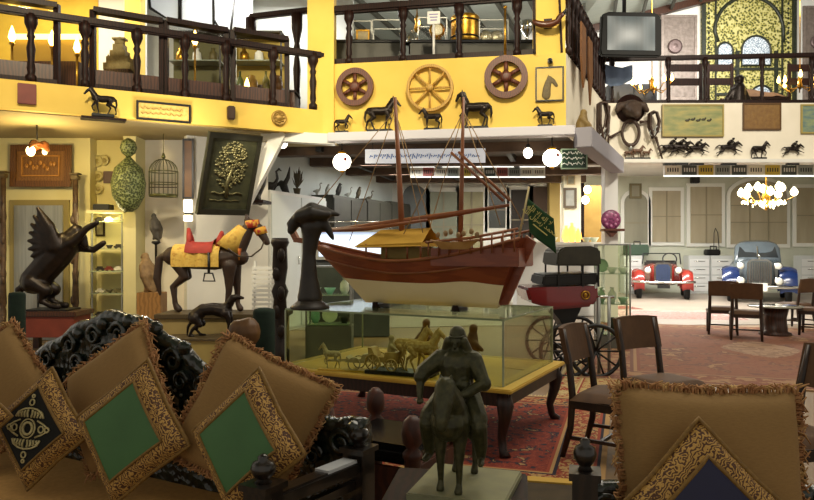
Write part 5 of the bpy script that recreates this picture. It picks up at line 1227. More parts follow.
def plate_board(label, x0, x1, y, Y, hpx, order, zt, rails=True):
    w = (x1-x0)/FP*Y; h = hpx/FP*Y
    t = thing('plate_board', label, 'board', (px((x0+x1)/2, Y), Y, pz(y, Y)))
    MB().box((0, 0, 0), (w, .03, h)).build('board', WPAINT, t)
    for k, c in enumerate(order):
        n = len(order); x = -w/2+w*(k+.5)/n; pw = w/n*.88; p = MB().box((x, -.025, 0), (pw, .02, h*.76)).build('number_plate', PC[c], t, .004)
        m = MB()
        for q in range(5): m.box((x-pw*.34+pw*.17*q, -.037, 0), (pw*.08, .004, h*.3))
        m.build('digit_marks', INK if c not in (3,) else WPAINT, p)
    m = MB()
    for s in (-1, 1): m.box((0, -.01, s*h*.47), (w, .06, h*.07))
    if rails: m.build('rail', M('glowing_rail_white', '#fbfaf2', rough=.5, emit=1.5), t)  # rails glow, added in place of lit fluorescent tubes
    m = MB()
    for s in (-.45, 0, .45): m.tube([(s*w, 0, h/2), (s*w, 0, zt-pz(y, Y))], .008, 5)
    m.build('hanging_rod', BLACK, t)
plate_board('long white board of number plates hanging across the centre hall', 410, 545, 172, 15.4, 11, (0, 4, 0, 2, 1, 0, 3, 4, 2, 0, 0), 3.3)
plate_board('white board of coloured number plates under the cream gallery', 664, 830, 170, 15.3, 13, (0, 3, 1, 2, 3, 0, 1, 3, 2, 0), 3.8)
# chandelier
t = thing('chandelier', 'brightly lit crystal chandelier hanging in front of the arched shutter', 'chandelier', (px(766, 15.8), 15.8, pz(197, 15.8)))
MB().tube([(0, 0, .05), (0, 0, 3.93-pz(197, 15.8))], .012, 6).build('chain', GOLD, t); MB().lathe([(.03, -.3), (.07, -.22), (.04, -.1), (.1, 0), (.04, .1), (.03, .25)], 16).build('stem', GOLD, t)
CRY = M('lit_crystal', '#fff2c0', emit=7)
for k in range(10):
    a = 2*PI*k/10; R = .56 if k % 2 else .36; z = .0 if k % 2 else .12
    ar = MB().tube([(.05*math.cos(a), .05*math.sin(a), -.05), (R*.55*math.cos(a), R*.55*math.sin(a), -.14), (R*math.cos(a), R*math.sin(a), z-.02)], .012, 6).build('arm', GOLD, t)
    MB().lathe([(.02, 0), (.07, .04), (.08, .1), (.05, .15), (.015, .2)], 12, (R*math.cos(a), R*math.sin(a), z)).build('lit_shade', CRY, ar)
random.seed(6); drop = MB().ell((0, 0, 0), (.018, .018, .034), 6, 4).mesh('crystal_drop')
for k in range(70):
    a = random.uniform(0, 2*PI); r = random.uniform(.05, .5); c = meshobj('crystal_drop', drop, CRY, t); c.location = (r*math.cos(a), r*math.sin(a), -.08-.18*(1-r/.5)*random.random()-.05*random.random())
# ================================================================== garage walls: shutters, doors, cabinets
PANB = M('beige_shutter', '#a79c82', '#9a8f74', 5, .6, stretch=(1, 1, .15)); PANG = M('grey_green_shutter', '#8a8672', '#7d7966', 5, .6, stretch=(1, 1, .15)); PANW = M('shutter_surround', '#dddcd2', rough=.6)
wn = 3
def shutter(x0, x1, y0, y1, Y, m=PANB, arch=0, leaves=2, mid=None):
    global wn; wn += 1
    X0, X1, Z0, Z1 = px(x0, Y), px(x1, Y), pz(y1, Y), pz(y0, Y); cx = (X0+X1)/2; w = X1-X0
    def outl(g):
        o = [(X0-g, Z0-g), (X1+g, Z0-g), (X1+g, Z1)]
        if arch: o += [(cx+(w/2+g)*math.cos(PI*i/14), Z1+(arch+g)*math.sin(PI*i/14)) for i in range(1, 14)]
        else: o[-1] = (X1+g, Z1+g); o += [(X0-g, Z1+g)]
        if arch: o += [(X0-g, Z1)]
        return o
    f = struct('window_%d' % wn, MB().prism(outl(.12), Y-.03, Y+.02), PANW)
    MB().prism(outl(0), Y-.06, Y-.03).build('shutter', m, f)
    b = MB()
    for k in range(1, leaves): b.box((X0+w*k/leaves, Y-.07, (Z0+Z1)/2), (.04, .03, Z1-Z0))
    for q in (mid or (.5,)): b.box((cx, Y-.07, Z0+(Z1-Z0)*q), (w, .02, .03))
    b.build('shutter_rail', M('shutter_rail', '#857b62', rough=.6), f); return f
YE = 23.36
shutter(652, 680, 191, 242, YE, PANB, leaves=2); shutter(690, 721, 187, 243, YE, PANB, leaves=2); shutter(730, 786, 196, 244, YE, PANB, arch=.52, leaves=3, mid=(.45, .8)); shutter(796, 840, 188, 243, YE, PANB, leaves=2)
shutter(624, 647, 203, 243, YE, PANG, arch=.34, leaves=1)
t = framed('hanging_picture', 'small olive framed panel topping the arched shutter like a bottle neck', 'panel', P(635.5, 191, 23.28), .4, .5, 0, M('olive_frame', '#6e6444', rough=.6), PANG, .07, .06)
# centre hall back wall
YC = 19.16
for (x0, x1, y0, y1, m, ar, lv) in ((403, 426, 196, 262, M('slate_door', '#5e6260', '#545856', 4, .5), .3, 1), (430, 457, 192, 262, M('sage_door', '#7c7f6c', '#72755f', 4, .5), 0, 2), (460, 483, 192, 258, M('straw_door', '#96906c', '#8a8460', 4, .5), 0, 2), (489, 505, 192, 228, M('dark_window_pane', '#3e403c', rough=.3), 0, 1), (511, 529, 190, 250, M('dark_opening', '#2c2620', rough=.7), 0, 1), (533, 549, 187, 238, M('brown_opening', '#4c3a2c', rough=.7), 0, 1)):
    shutter(x0, x1, y0, y1, YC, m, ar, lv)
struct('trim_tan', MB().box((px(556, 18.6), 18.9, 1.65), (.28, .3, 3.3)), M('tan_trim', '#b8a05c', rough=.6))
struct('pillar_white', MB().box((px(571, 17.5), 17.5, 1.65), (.42, .3, 3.3)), M('ivory_paint', '#e4dcc0', rough=.6))
framed('framed_picture', 'small framed print high on the ivory pillar of the centre hall', 'picture', P(571, 180, 17.3), .2, .24, 0, M('print_frame', '#b09a70', rough=.5), M('print_grey', '#8c8872', '#6e6a58', 9, .5), .025)
framed('framed_picture', 'dark framed portrait at eye height on the ivory pillar', 'picture', P(570, 198, 17.3), .33, .5, 0, M('dark_frame', '#4e4030', rough=.5), M('print_blue_grey', '#7a7c78', '#94948c', 7, .5), .06)
struct('wall_yellow_door', MB().box((px(595, 19), 19.15, 1.6), (.55, .08, 3.2)), M('amber_door', '#b08c40', '#a07c34', 4, .5))
struct('trim_door', MB().box((px(583.5, 18.4), 18.7, 1.65), (.14, .2, 3.3)), DWOOD)
t = thing('wall_sconce', 'white double glass wall lamp between the ivory pillar and the amber door', 'lamp', P(585, 195, 17.0))
for z, x in ((.12, .03), (-.13, -.02)): MB().ell((x, -.12, z), (.09, .09, .1)).build('globe', GLOW, t)
MB().bar((0, -.1, -.05), (0, 1.5, -.05), .03).build('bracket', GOLD, t)
t = thing('display_counter', 'white counter topped with lit amber glassware in the centre hall', 'counter', (px(560, 15.5), 15.5, 0))
MB().box((0, 0, .8), (2.0, .6, 1.55)).build('body', WPAINT, t, .01); MB().box((0, 0, 1.6), (2.1, .7, .06)).build('worktop', PANW, t)
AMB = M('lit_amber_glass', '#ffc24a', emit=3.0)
for k, (x, h, r) in enumerate(((566, .36, .09), (572, .42, .1), (578, .3, .08))):
    o = MB().lathe([(r*.5, 0), (r, h*.3), (r*.8, h*.7), (r*.35, h*.85), (r*.4, h)], 14)
    solo('amber_vase', o, AMB, ('lit amber vase on the white counter, the one next to the flag', 'lit amber vase on the white counter, tallest of three', 'lit amber vase on the white counter, nearest to the purple plate')[k], 'vase', (px(x, 15.4), 15.4, 1.632))
for k, x in enumerate((546, 553, 586, 594)):
    solo('white_bowl', MB().lathe([(.04, 0), (.05, .01), (.1, .09), (.09, .09), (.03, .02)], 14), M('glass_green_white', '#d8e0c8', rough=.2), ('white bowl at the flag end of the counter', 'white bowl beside the flag end bowl on the counter', 'white bowl past the amber vases', 'white bowl at the amber door end of the counter')[k], 'bowl', (px(x, 15.3), 15.3, 1.632), sc=1.1)
# west side: white cupboard, dark cupboards, birds on top
wa, wb = Vector((-2.95, 11.9)), Vector((-.33, 19.4)); wd_ = (wb-wa).normalized(); wr = math.atan2(wd_.y, wd_.x); wn_ = Vector((wd_.y, -wd_.x))
def cupboard(label, s0, s1, h, m, dm, nd):
    c = wa+wd_*(s0+s1)/2+wn_*.28; w = s1-s0-.03
    t = thing('tall_cupboard', label, 'cupboard', (c.x, c.y, 0), wr)
    MB().box((0, 0, h/2), (w, .5, h)).build('body', m, t, .008)
    for k in range(nd):
        x = -w/2+w*(k+.5)/nd; d = MB().box((x, -.262, h/2), (w/nd-.03, .02, h-.12)).build('door', dm, t, .006)
        MB().tube([(x+w/nd*.38, -.29, h*.48), (x+w/nd*.38, -.29, h*.54)], .012, 6).build('handle', CHROME, d)
DKC = M('dark_cupboard', '#34332c', '#3e3d34', 4, .5); DKD = M('dark_cupboard_door', '#2c2b25', '#36352d', 4, .5)
cupboard('tall white cupboard by the bronze relief with figures on top', .3, 2.5, 2.5, WPAINT, M('cupboard_white', '#d2d8d6', rough=.5), 2)
cupboard('tall dark cupboard next to the white one along the garage side wall', 2.8, 4.6, 2.6, DKC, DKD, 2)
cupboard('tall dark cupboard in the middle of the garage side wall', 4.62, 6.2, 2.64, DKC, DKD, 2)
cupboard('tall dark cupboard at the far end of the garage side wall', 6.22, 7.7, 2.68, DKC, DKD, 2)
def on_cup(x, z):
    k = (x-407)/FP; o = wa+wn_*.3; s = (k*o.y-o.x)/(wd_.x-k*wd_.y); p = o+wd_*s; return Vector((p.x, p.y, z))
def swan(h): return organic('swan', [([(-.3*h, 0, .2*h), (0, 0, .22*h), (.2*h, 0, .3*h)], [.08*h, .2*h, .1*h]), ([(.2*h, 0, .3*h), (.32*h, 0, .55*h), (.26*h, 0, .85*h), (.38*h, 0, .95*h), (.5*h, 0, .86*h)], [.09*h, .06*h, .05*h, .06*h, .02*h]), ([(0, 0, .2*h), (0, 0, 0)], [.1*h, .14*h])], vox=.02*h, ratio=.5)
FIG = (('eagle_figure', 257, 2.4, 'bird', .62, 'dark', 'dark eagle figure at the edge of the bronze relief, beside the dark swan'), ('swan_figure', 270, 2.505, 'swan', .42, 'dark', 'dark swan figure with arched neck on the white cupboard'), ('bird_figure', 284, 2.505, 'wing', .5, 'dark', 'dark figure with raised wing on the white cupboard'), ('plant_figure', 297, 2.505, 'plant', .55, 'olive', 'small brown leafy plant at the end of the white cupboard'),
       ('bird_figure', 317, 2.605, 'swan', .34, 'pale', 'pale swan figure, first on the dark cupboards'), ('bird_figure', 327, 2.605, 'bird', .36, 'pale', 'pale upright bird figure beside the pale swan on the dark cupboards'), ('bird_figure', 338, 2.605, 'bird', .46, 'dark', 'dark upright bird figure on the dark cupboards beneath the globe lamp'), ('bird_figure', 348, 2.645, 'swan', .34, 'pale', 'pale small swan figure past the dark bird on the cupboards'), ('bird_figure', 358, 2.645, 'bird', .42, 'olive', 'brown bird figure at the middle of the dark cupboards'), ('bird_figure', 369, 2.645, 'swan', .36, 'olive', 'brown swan figure, last on the dark cupboards'))
FM = {'dark': M('figure_black', '#1c1c1c', '#2a2824', 12, .5), 'pale': M('figure_pale', '#a8aaa0', '#8e9088', 12, .6), 'olive': M('figure_umber', '#5c5038', '#46402c', 12, .6)}
MC = {}
def leafy(h):
    m = MB(); random.seed(13); m.lathe([(.08*h, 0), (.13*h, .22*h), (.14*h, .25*h), (.02*h, .24*h)], 12)
    for k in range(26):
        a = random.uniform(0, 2*PI); r = random.uniform(.1, .32)*h; z = random.uniform(.45, 1.0)*h; b = Vector((0, 0, .22*h)); tp = Vector((r*math.cos(a), r*math.sin(a), z))
        n = Vector((-math.sin(a), math.cos(a), 0))*.05*h; mid = b.lerp(tp, .65); m.add([b, mid+n, tp, mid-n, mid+n*.2+Vector((0, 0, .01))], [(0, 1, 4), (1, 2, 4), (2, 3, 4), (3, 0, 4)])
    return m.mesh('leafy')
for nm, x, z, sh, h, c, lab in FIG:
    if sh == 'bird': me = bird('b', '', 0, h, None)
    elif sh == 'swan': me = swan(h)
    elif sh == 'plant': me = leafy(h)
    else: me = organic('w', [([(-.1*h, 0, 0), (0, 0, .25*h), (.1*h, 0, .4*h)], [.12*h, .15*h, .1*h]), ([(.0, 0, .3*h), (-.15*h, 0, .6*h), (-.22*h, 0, 1.0*h)], [.1*h, .08*h, .02*h]), ([(.1*h, 0, .4*h), (.3*h, 0, .3*h), (.42*h, 0, .05*h)], [.08*h, .06*h, .04*h])], vox=.02*h, ratio=.5)
    p = on_cup(x, z)
    if nm == 'eagle_figure': p = P(257, 200, 11.3); t = thing('wall_bracket', 'small dark wall bracket under the eagle figure beside the bronze relief', 'bracket', p); MB().plan([(-.12, -.1), (.12, -.1), (.16, .4), (-.16, .4)], -.05, 0).build('shelf', DWOOD, t, .005); MB().bar((0, .3, -.05), (0, 0, -.04), .04).build('arm', DWOOD, t)
    o = solo(nm, me, FM[c], lab, sc=.66 if x > 310 else 1, cat= 'plant' if sh == 'plant' else 'figure', loc=p, rz=0 if sh != 'wing' else PI)
# lit counter with chrome rails, glass cases behind the ship
t = thing('lit_display_fridge', 'chrome railed counter with bright bluish lit panel behind the ship bow', 'counter', (px(352, 11.8), 11.9, 0), .05)
MB().box((0, .05, .66), (1.25, .5, 1.3)).build('body', M('dark_counter', '#2e3234', '#3a3e40', 5, .4), t, .01)
MB().box((0, -.03, 1.56), (1.12, .34, .4)).build('lit_panel', M('bluish_light_box', '#d0e2ff', emit=.8), t)
m = MB()
for z in (1.84, 1.94): m.tube([(-.75, -.2, z), (.6, -.2, z), (.66, -.2, z-.06), (.66, -.2, 1.3)], .014, 6)
m.tube([(-.75, -.2, 1.95), (-.75, -.2, 1.3)], .014, 6); m.build('chrome_rail', CHROME, t)
m = MB()
for s in (-.58, .58): m.box((s, -.05, 1.56), (.05, .4, .5))
m.box((0, -.05, 1.33), (1.2, .42, .05)); m.box((0, -.05, 1.79), (1.2, .42, .05)); m.build('frame', STEEL, t)
def glass_case(label, x, Y, w, d, h, seed, rz=0, base=.35, nsh=2, goods='pale'):
    t = thing('glass_cabinet', label, 'cabinet', (px(x, Y), Y, 0), rz)
    MB().box((0, 0, base/2), (w, d, base)).build('base', M('case_base', '#55554c', '#606056', 4, .5), t, .006); m = MB()
    for a in (-1, 1):
        for b in (-1, 1): m.box((a*(w/2-.012), b*(d/2-.012), (h+base)/2), (.024, .024, h-base))
    m.box((0, 0, h), (w, d, .02)); m.build('frame', STEEL, t)
    MB().box((0, -d/2+.006, (h+base)/2), (w-.04, .008, h-base-.02)).build('pane', GLASSG, t)
    for k in range(nsh):
        z = base+(h-base)*(k+.02)/nsh; MB().box((0, 0, z+.006), (w-.05, d-.05, .012)).build('shelf', M('case_shelf', '#a8b8b0', rough=.1), t)
    return t, [base+(h-base)*(k+.02)/nsh+.012 for k in range(nsh)]
GW = [M('ware_white', '#e2e6e4', rough=.2), M('ware_aqua', '#8cc4bc', rough=.2), M('ware_green', '#9cb8a4', rough=.3), M('ware_black', '#1e2022', rough=.3)]
cn = ('white', 'aqua', 'green', 'black')
def fill(lab, x, Y, w, zs, rz, kinds):
    i = 0
    for si, z in enumerate(zs):
        for k in range(3):
            ci, sh = kinds[i % len(kinds)]; i += 1; X = px(x, Y)+(-w/3+w/3*k)*math.cos(rz); y = Y+(-w/3+w/3*k)*math.sin(rz)
            m = MB()
            if sh == 'vase': m.lathe([(.03, 0), (.055, .05), (.05, .12), (.02, .16), (.03, .19)], 14)
            elif sh == 'plate': m.lathe([(.02, 0), (.04, .004), (.09, .02), (.085, .024), (.02, .008)], 18, T=Matrix.Translation((0, 0, .09)) @ Matrix.Rotation(1.3, 4, 'X'))
            else: m.lathe([(.03, 0), (.035, .01), (.07, .07), (.062, .07), (.02, .015)], 14)
            solo({'vase': 'vase', 'plate': 'display_plate', 'bowl': 'bowl'}[sh], m, GW[ci], '%s %s, %s shelf of %s, %s' % (cn[ci], sh, ('lowest', 'second', 'third')[si], lab, ('ship side', 'middle', 'far side')[k]), sh, (X, y, z+.002), 0, 'wares in ' + lab, sc=1.2)
_, zs = glass_case('glass cabinet of aqua and white wares beside the crested statue', 330, 9.6, .62, .4, 1.25, 1, 0, .45, 2)
fill('the glass cabinet by the crested statue', 330, 9.6, .6, zs, 0, ((1, 'vase'), (0, 'plate'), (3, 'bowl'), (0, 'bowl'), (1, 'bowl'), (0, 'vase')))
_, zs = glass_case('tall glass showcase with green and white wares beside the red carriage', 612, 10.6, .5, .5, 1.55, 2, -.2, .2, 3)
fill('the tall showcase by the carriage', 612, 10.6, .48, zs, -.2, ((0, 'bowl'), (3, 'vase'), (0, 'plate'), (2, 'vase'), (0, 'vase'), (2, 'bowl'), (2, 'plate'), (0, 'bowl')))
t = thing('wall_shelf', 'red brown corner shelf on the white pillar under the purple plate', 'shelf', (px(612, 13.9), 13.95, pz(230, 13.9))); MB().box((0.02, 0, 0), (.42, .3, .05)).build('board', RBW, t, .01); MB().prism([(-.1, -.03), (.1, -.03), (.0, -.14)], -.1, .1).build('bracket', RBW, t)
t = thing('purple_plate', 'round purple patterned plate standing on the corner shelf', 'plate', (px(611, 13.85), 13.87, pz(230, 13.9)+.2)); R90 = Matrix.Rotation(PI/2, 4, 'X')
MB().lathe([(.05, -.03), (.17, -.02), (.2, .02), (.17, .035), (.05, .05)], 26, T=R90).build('dish', M('purple_glaze', '#5c2044', '#8a3c68', 22, .4, kind='voronoi'), t)
m = MB()
for k in range(8): m.ell((.12*math.cos(k*PI/4), -.04, .12*math.sin(k*PI/4)), (.03, .012, .03), 8, 6)
m.build('petal_motif', M('pink_motif', '#b8789a', rough=.4), t); MB().box((0, .0, -.185), (.14, .08, .03)).build('stand', DWOOD, t)
# metal posts by the showcase, tool cabinets along the back wall
t = thing('metal_stand', 'thin steel stand with crossbar between carriage and white pillar', 'stand', (px(604, 8.3), 8.3, 0))
for x in (-.06, .06): MB().tube([(x, 0, 0), (x, 0, .92)], .02, 8).build('upright', STEEL, t)
MB().tube([(-.12, 0, .92), (.12, 0, .92)], .018, 8).build('crossbar', CHROME, t)
for k, (x0, x1, lab) in enumerate(((622, 640, 'white drawer cabinet beside the red car under the arched shutter'), (686, 707, 'white drawer cabinet between the two old cars, nearer the red one'), (708, 730, 'white drawer cabinet between the two old cars, nearer the blue one'), (797, 822, 'white drawer cabinet beyond the blue car at the photo edge'))):
    Y = 23.0; w = (x1-x0)/FP*Y; t = thing('drawer_cabinet', lab, 'cabinet', (px((x0+x1)/2, Y), Y, .012))
    MB().box((0, 0, .62), (w, .45, 1.24)).build('body', M('cabinet_grey_white', '#c6c8c4', rough=.4), t, .01)
    for q in range(4): d = MB().box((0, -.235, .2+.27*q), (w-.06, .02, .23)).build('drawer', WPAINT, t, .006); MB().tube([(-w*.25, -.26, .25+.27*q), (w*.25, -.26, .25+.27*q)], .012, 6).build('handle', CHROME, d)
for k, (x, lab) in enumerate(((712, 'black machine on the drawer cabinets with looping cord'), (636, 'dark green toolbox on the drawer cabinet beside the red car'))):
    t = thing('workshop_tool', lab, 'tool', (px(x, 22.95), 22.95, 1.256)); MB().box((0, 0, .1 if k == 0 else .18), (.45, .3, .2) if k == 0 else (.75, .35, .36)).build('case', BLACK if k == 0 else M('tool_green', '#3c5240', rough=.5), t, .03)
    MB().tube([(-.1, -.1, .2+.16*k), (-.1, -.1, .3+.16*k), (.1, -.1, .3+.16*k), (.1, -.1, .2+.16*k)], .02, 6).build('handle', BLACK, t)
    if k == 0: MB().tube([(.1, .1, .2), (.12, .12, .75), (.2, .2, .9), (.3, .25, .75), (.33, .2, .1)], .012, 5).build('cord', BLACK, t)
solo('loudspeaker', MB().box((0, 0, 0), (.26, .2, .22)), BLACK, 'small black loudspeaker high on the garage wall between two shutters', 'speaker', P(695, 180, 23.25), bevel=.02)

# ================================================================== east gallery front
def onE(x, y, off=-.05): return P(x, y, 14.3+off)
t = framed('framed_painting', 'wide green and ochre painting of running horses', 'painting', onE(693, 120.5), 1.26, .66, 0, M('pale_gilt_frame', '#9a8a4c', rough=.4), M('green_landscape', '#6e7a4c', '#a89a58', 3, .6, stretch=(1, 1, 4), c3='#8c8c58'), .035)
m = MB()
for k in range(5): m.ell((-.12+.11*k, -.012, -.0+.02*(k % 2)), (.045, .006, .022), 8, 5); m.ell((-.08+.11*k, -.012, .025+.02*(k % 2)), (.018, .006, .018), 6, 4)
m.build('painted_horse', M('painted_dark', '#3c3a2c', rough=.6), t)
t = framed('carved_relief', 'plain brown carved wooden relief', 'relief', onE(762, 116.5), .78, .55, 0, M('relief_brown_frame', '#5a3e1c', rough=.5), M('relief_brown', '#6c4c24', '#80602e', 14, .55, bump=.4), .03)
t = framed('framed_painting', 'blue green painting cut off by the photo edge', 'painting', onE(816, 119), .62, .6, 0, M('pale_gilt_frame', '#9a8a4c'), M('blue_landscape', '#4c6a72', '#8a9468', 5, .6, stretch=(1, 1, 3)), .035)
LTH = M('harness_leather', '#2c1c10', '#40291a', 14, .5); BRL = M('buffalo_hide', '#2e2016', '#423022', 14, .7)
t = thing('horse_collar', 'oval dark padded horse collar hanging under the mounted animal head', 'collar', onE(630.5, 133, -.1))
MB().ring((0, 0, 0), 1, .16, 'Y', 30, 8).build('padding', LTH, t, T=Matrix.Diagonal((.17, .3, .25, 1))); MB().ring((0, -.04, 0), 1, .05, 'Y', 30, 6).build('rim', BRL, t, T=Matrix.Diagonal((.19, .5, .28, 1)))
MB().ell((0, 0, -.3), (.04, .05, .06)).build('buckle', STEEL, t)
hd = organic('boar', [([(0, .1, 0), (0, -.12, -.04), (0, -.3, -.16), (0, -.4, -.24)], [.25, .23, .16, .12]), ([(-.15, 0, .1), (-.32, 0, .06), (-.4, 0, -.06)], [.09, .1, .07]), ([(.15, 0, .1), (.32, 0, .06), (.4, 0, -.06)], [.09, .1, .07]), ([(-.09, -.25, .0), (-.1, -.27, .0)], [.04, .03]), ([(.09, -.25, .0), (.1, -.27, .0)], [.04, .03])], vox=.02, ratio=.6)
t = thing('mounted_animal_head', 'dark brown mounted animal head with broad ears on the cream gallery', 'trophy', onE(632, 108, -.12)); hq = meshobj('head', hd, BRL, t); hq.scale = (.75,)*3; MB().lathe([(.3, .1), (.3, .14)], 20, T=R90 @ Matrix.Rotation(PI, 4, 'X')).build('shield', DWOOD, t)
def bridle(label, x0, x1, y0, y1, seed, Y=14.15):
    t = thing('horse_bridle', label, 'bridle', P((x0+x1)/2, y0, Y)); w = (x1-x0)/FP*Y; h = (y1-y0)/FP*Y; m = MB(); random.seed(seed)
    for k in range(5):
        a = random.uniform(.3, .5)*w; l = h*random.uniform(.55, 1); m.tube([(-a, -.02*k, -.02), (-a*1.05, -.02*k, -l*.55), (-a*.3, -.02*k, -l), (a*.6, -.02*k, -l*.75), (a, -.02*k, -l*.35), (a*.4, -.02*k, 0), (-a*.4, -.02*k, .02)], .022, 6, True)
    m.build('strap', LTH, t); m = MB(); t.rotation_euler.z = .45 if Y < 14 else 0; t.location.x += .07 if Y < 14 else 0; m.ring((w*.25, -.06, -h*.6), .06, .012, 'Y', 14, 5); m.ring((-w*.2, -.06, -h*.72), .06, .012, 'Y', 14, 5); m.build('bit_ring', STEEL, t); MB().bar((0, .12, 0), (0, -.08, 0), .03).build('peg', DWOOD, t)
bridle('bundle of dark leather bridles hanging at the gallery inner corner', 592, 605, 104, 150, 2, 12.95)
bridle('dark leather bridle hanging between the horse collar and the green painting', 648, 660, 113, 141, 6)
for lab, a, b in (('long dark riding crop hanging upright beside the bridles', (609, 107), (608, 160)), ('short dark club pointing at the horse collar', (611, 137), (621, 131)), ('dark whip slanting down below the second bridle', (656, 138), (663, 161)), ('short dark baton on the far side of the horse collar', (641, 122), (652, 121))):
    p, q = P(*a, 14.2), P(*b, 14.2); m = MB(); m.tube([(0, 0, 0), (q-p)*.5, q-p], [.03, .022, .018], 8); m.ell((0, 0, 0), .035, 8, 6); solo('riding_crop' if 'crop' in lab or 'whip' in lab else 'wooden_club', m, LTH, lab, 'crop' if 'crop' in lab or 'whip' in lab else 'club', p)
def onS(f, z, off=.06): d = Vector((*S1,))-Vector((*C1,)); p = Vector((*C1,))+d*f; n = Vector((-d.y, d.x)).normalized()*-off; return Vector((p.x+n.x, p.y+n.y, z))
sr = math.atan2(S1[1]-C1[1], S1[0]-C1[0])
for k, (f, z0, z1, lab) in enumerate(((.14, 4.0, 5.0, 'brown hanging leather strip on the gallery side, nearest the corner pillar'), (.3, 3.85, 4.95, 'brown hanging leather strip on the gallery side, second from the corner pillar'))):
    m = MB(); m.prism([(-.2, 0), (.2, 0), (.22, -.6), (.1, -.85), (0, z0-z1), (-.12, -.8), (-.21, -.55)], -.03, 0); solo('leather_hanging', m, M('hide_brown', '#7a5028', '#664020', 8, .7), lab, 'hanging', onS(f, z1, .14), sr, bevel=.008)
o = solo('seated_figure', organic('seat', [([(0, 0, .02), (0, 0, .2), (.02, 0, .34)], [.14, .13, .09]), ([(.02, -.1, .28), (.14, -.08, .16), (.16, -.04, .05)], [.05, .045, .05]), ([(.02, .1, .28), (.14, .08, .16), (.16, .04, .05)], [.05, .045, .05]), ([(0, 0, .03), (.2, 0, .03)], [.1, .07])], [((.03, 0, .42), .075)], vox=.018, ratio=.6), M('olive_brown_carving', '#6a5428', '#7c6634', 12, .6), 'olive brown seated figure on the ledge under the corner of the gallery', 'figure', (2.74, 10.95, 3.3), -.5); o.scale = (.75, .75, .75)

# ================================================================== upper storey furnishings
struct('floor_upper_east', MB().plan([(4.2, 14.45), (14, 14.4), (14, 19.5), (5.4, 19.5), (4.2, 15)], 3.86, 4.15), MWOOD)
struct('floor_upper_centre', MB().plan([(-1.1, 11.35), (2.2, 10.85), (3.9, 14.3), (4.2, 20.4), (-2.6, 20.4), (-2.0, 12.7)], 3.62, 3.8), MWOOD)
struct('floor_upper_west', MB().plan([(-8.2, 7.75), (-1.3, 11.45), (-1.2, 13.5), (-2, 15.6), (-9, 15.6)], 3.63, 3.68), MWOOD)
YS = 19.38
t = thing('ornate_screen', 'huge yellow and black ornate arched window screen on the white upper wall', 'screen', (px(748.5, YS), YS, 4.2))
wS = (796-702)/FP*YS; hS = 4.6
SCRM = M('mosaic_yellow', '#3c4222', '#cec684', 17, .5, kind='voronoi', c3='#a49c4a'); LATB = M('lattice_blue_white', '#dfe8f0', '#8e9eb0', 26, .4, kind='voronoi', sharp=True); SBL = M('screen_black', '#14180f', '#2a3020', 30, .5, kind='voronoi')
MB().box((0, .03, hS/2), (wS, .06, hS)).build('backing', SCRM, t); m = MB()
for s in (-1, 1): m.box((s*(wS/2-.05), -.03, hS/2), (.1, .08, hS)); m.box((s*(wS/2-.38), -.025, hS/2), (.035, .06, hS))
m.box((0, -.03, .05), (wS, .08, .1)); m.build('border', SBL, t); m = MB()
for s in (-1, 1):
    for k in range(34): m.ell((s*(wS/2-.2), -.01, .15+.135*k), (.035, .02, .035), 6, 4)
m.build('border_dot_pattern', SBL, t); m = MB()
for z in (1.05, 1.55, 2.25): m.box((0, -.03, z), (wS-.8, .05, .07))
for x in (-.32, .75): m.box((x, -.03, 1.4), (.09, .06, 2.7))
m.build('crossbar_pattern', SBL, t)
for x, z, w, h in ((-.66, 2.35, .42, .42), (.2, 2.35, .8, .42), (-.3, 1.1, .5, .42), (.35, .55, .6, .95), (-.62, .3, .45, .7), (.1, .1, .5, .4), (.95, .6, .3, .7)):
    o = [(x-w/2, z), (x+w/2, z)]+[(x+w/2*math.cos(PI*i/10), z+h+w/2*math.sin(PI*i/10)) for i in range(11)]
    MB().prism(o, -.02, .0).build('lattice_pane', LATB, t)
    MB().tube([(a, -.03, b) for a, b in o], .03, 5, True).build('arch_frame', SBL, t)
m = MB(); m.tube([(-.85, -.03, 3.0)]+[(.0+.95*math.cos(PI-PI*i/14), -.03, 3.3+.95*math.sin(PI*i/14)) for i in range(15)]+[(.95, -.03, 3.0)], .05, 6); m.build('great_arch', SBL, t)
PNK = M('carved_silver_pink', '#8e8078', '#74685f', 9, .4, .25, bump=.5)
for lab, x0, x1, y0, y1 in (('tall carved silvery panel with a rosette beside the dark television', 661, 697, 15, 100), ('tall carved silvery panel cut off by the photo edge', 803, 840, 6, 100)):
    w = (x1-x0)/FP*YS; h = (y1-y0)/FP*YS; t = framed('carved_plaque', lab, 'panel', P((x0+x1)/2, (y0+y1)/2, YS), w, h, 0, M('silver_frame', '#9a8c84', '#857870', 12, .4, .4), PNK, .07, .06)
    A = Matrix.Translation((-.12, -.03, .3)) @ R90; MB().lathe([(.2, -.01), (.2, .02), (.15, .04), (.1, .02), (.04, .05)], 20, T=A).build('rosette', M('plum_silver', '#6c5a58', rough=.4, metal=.4), t)
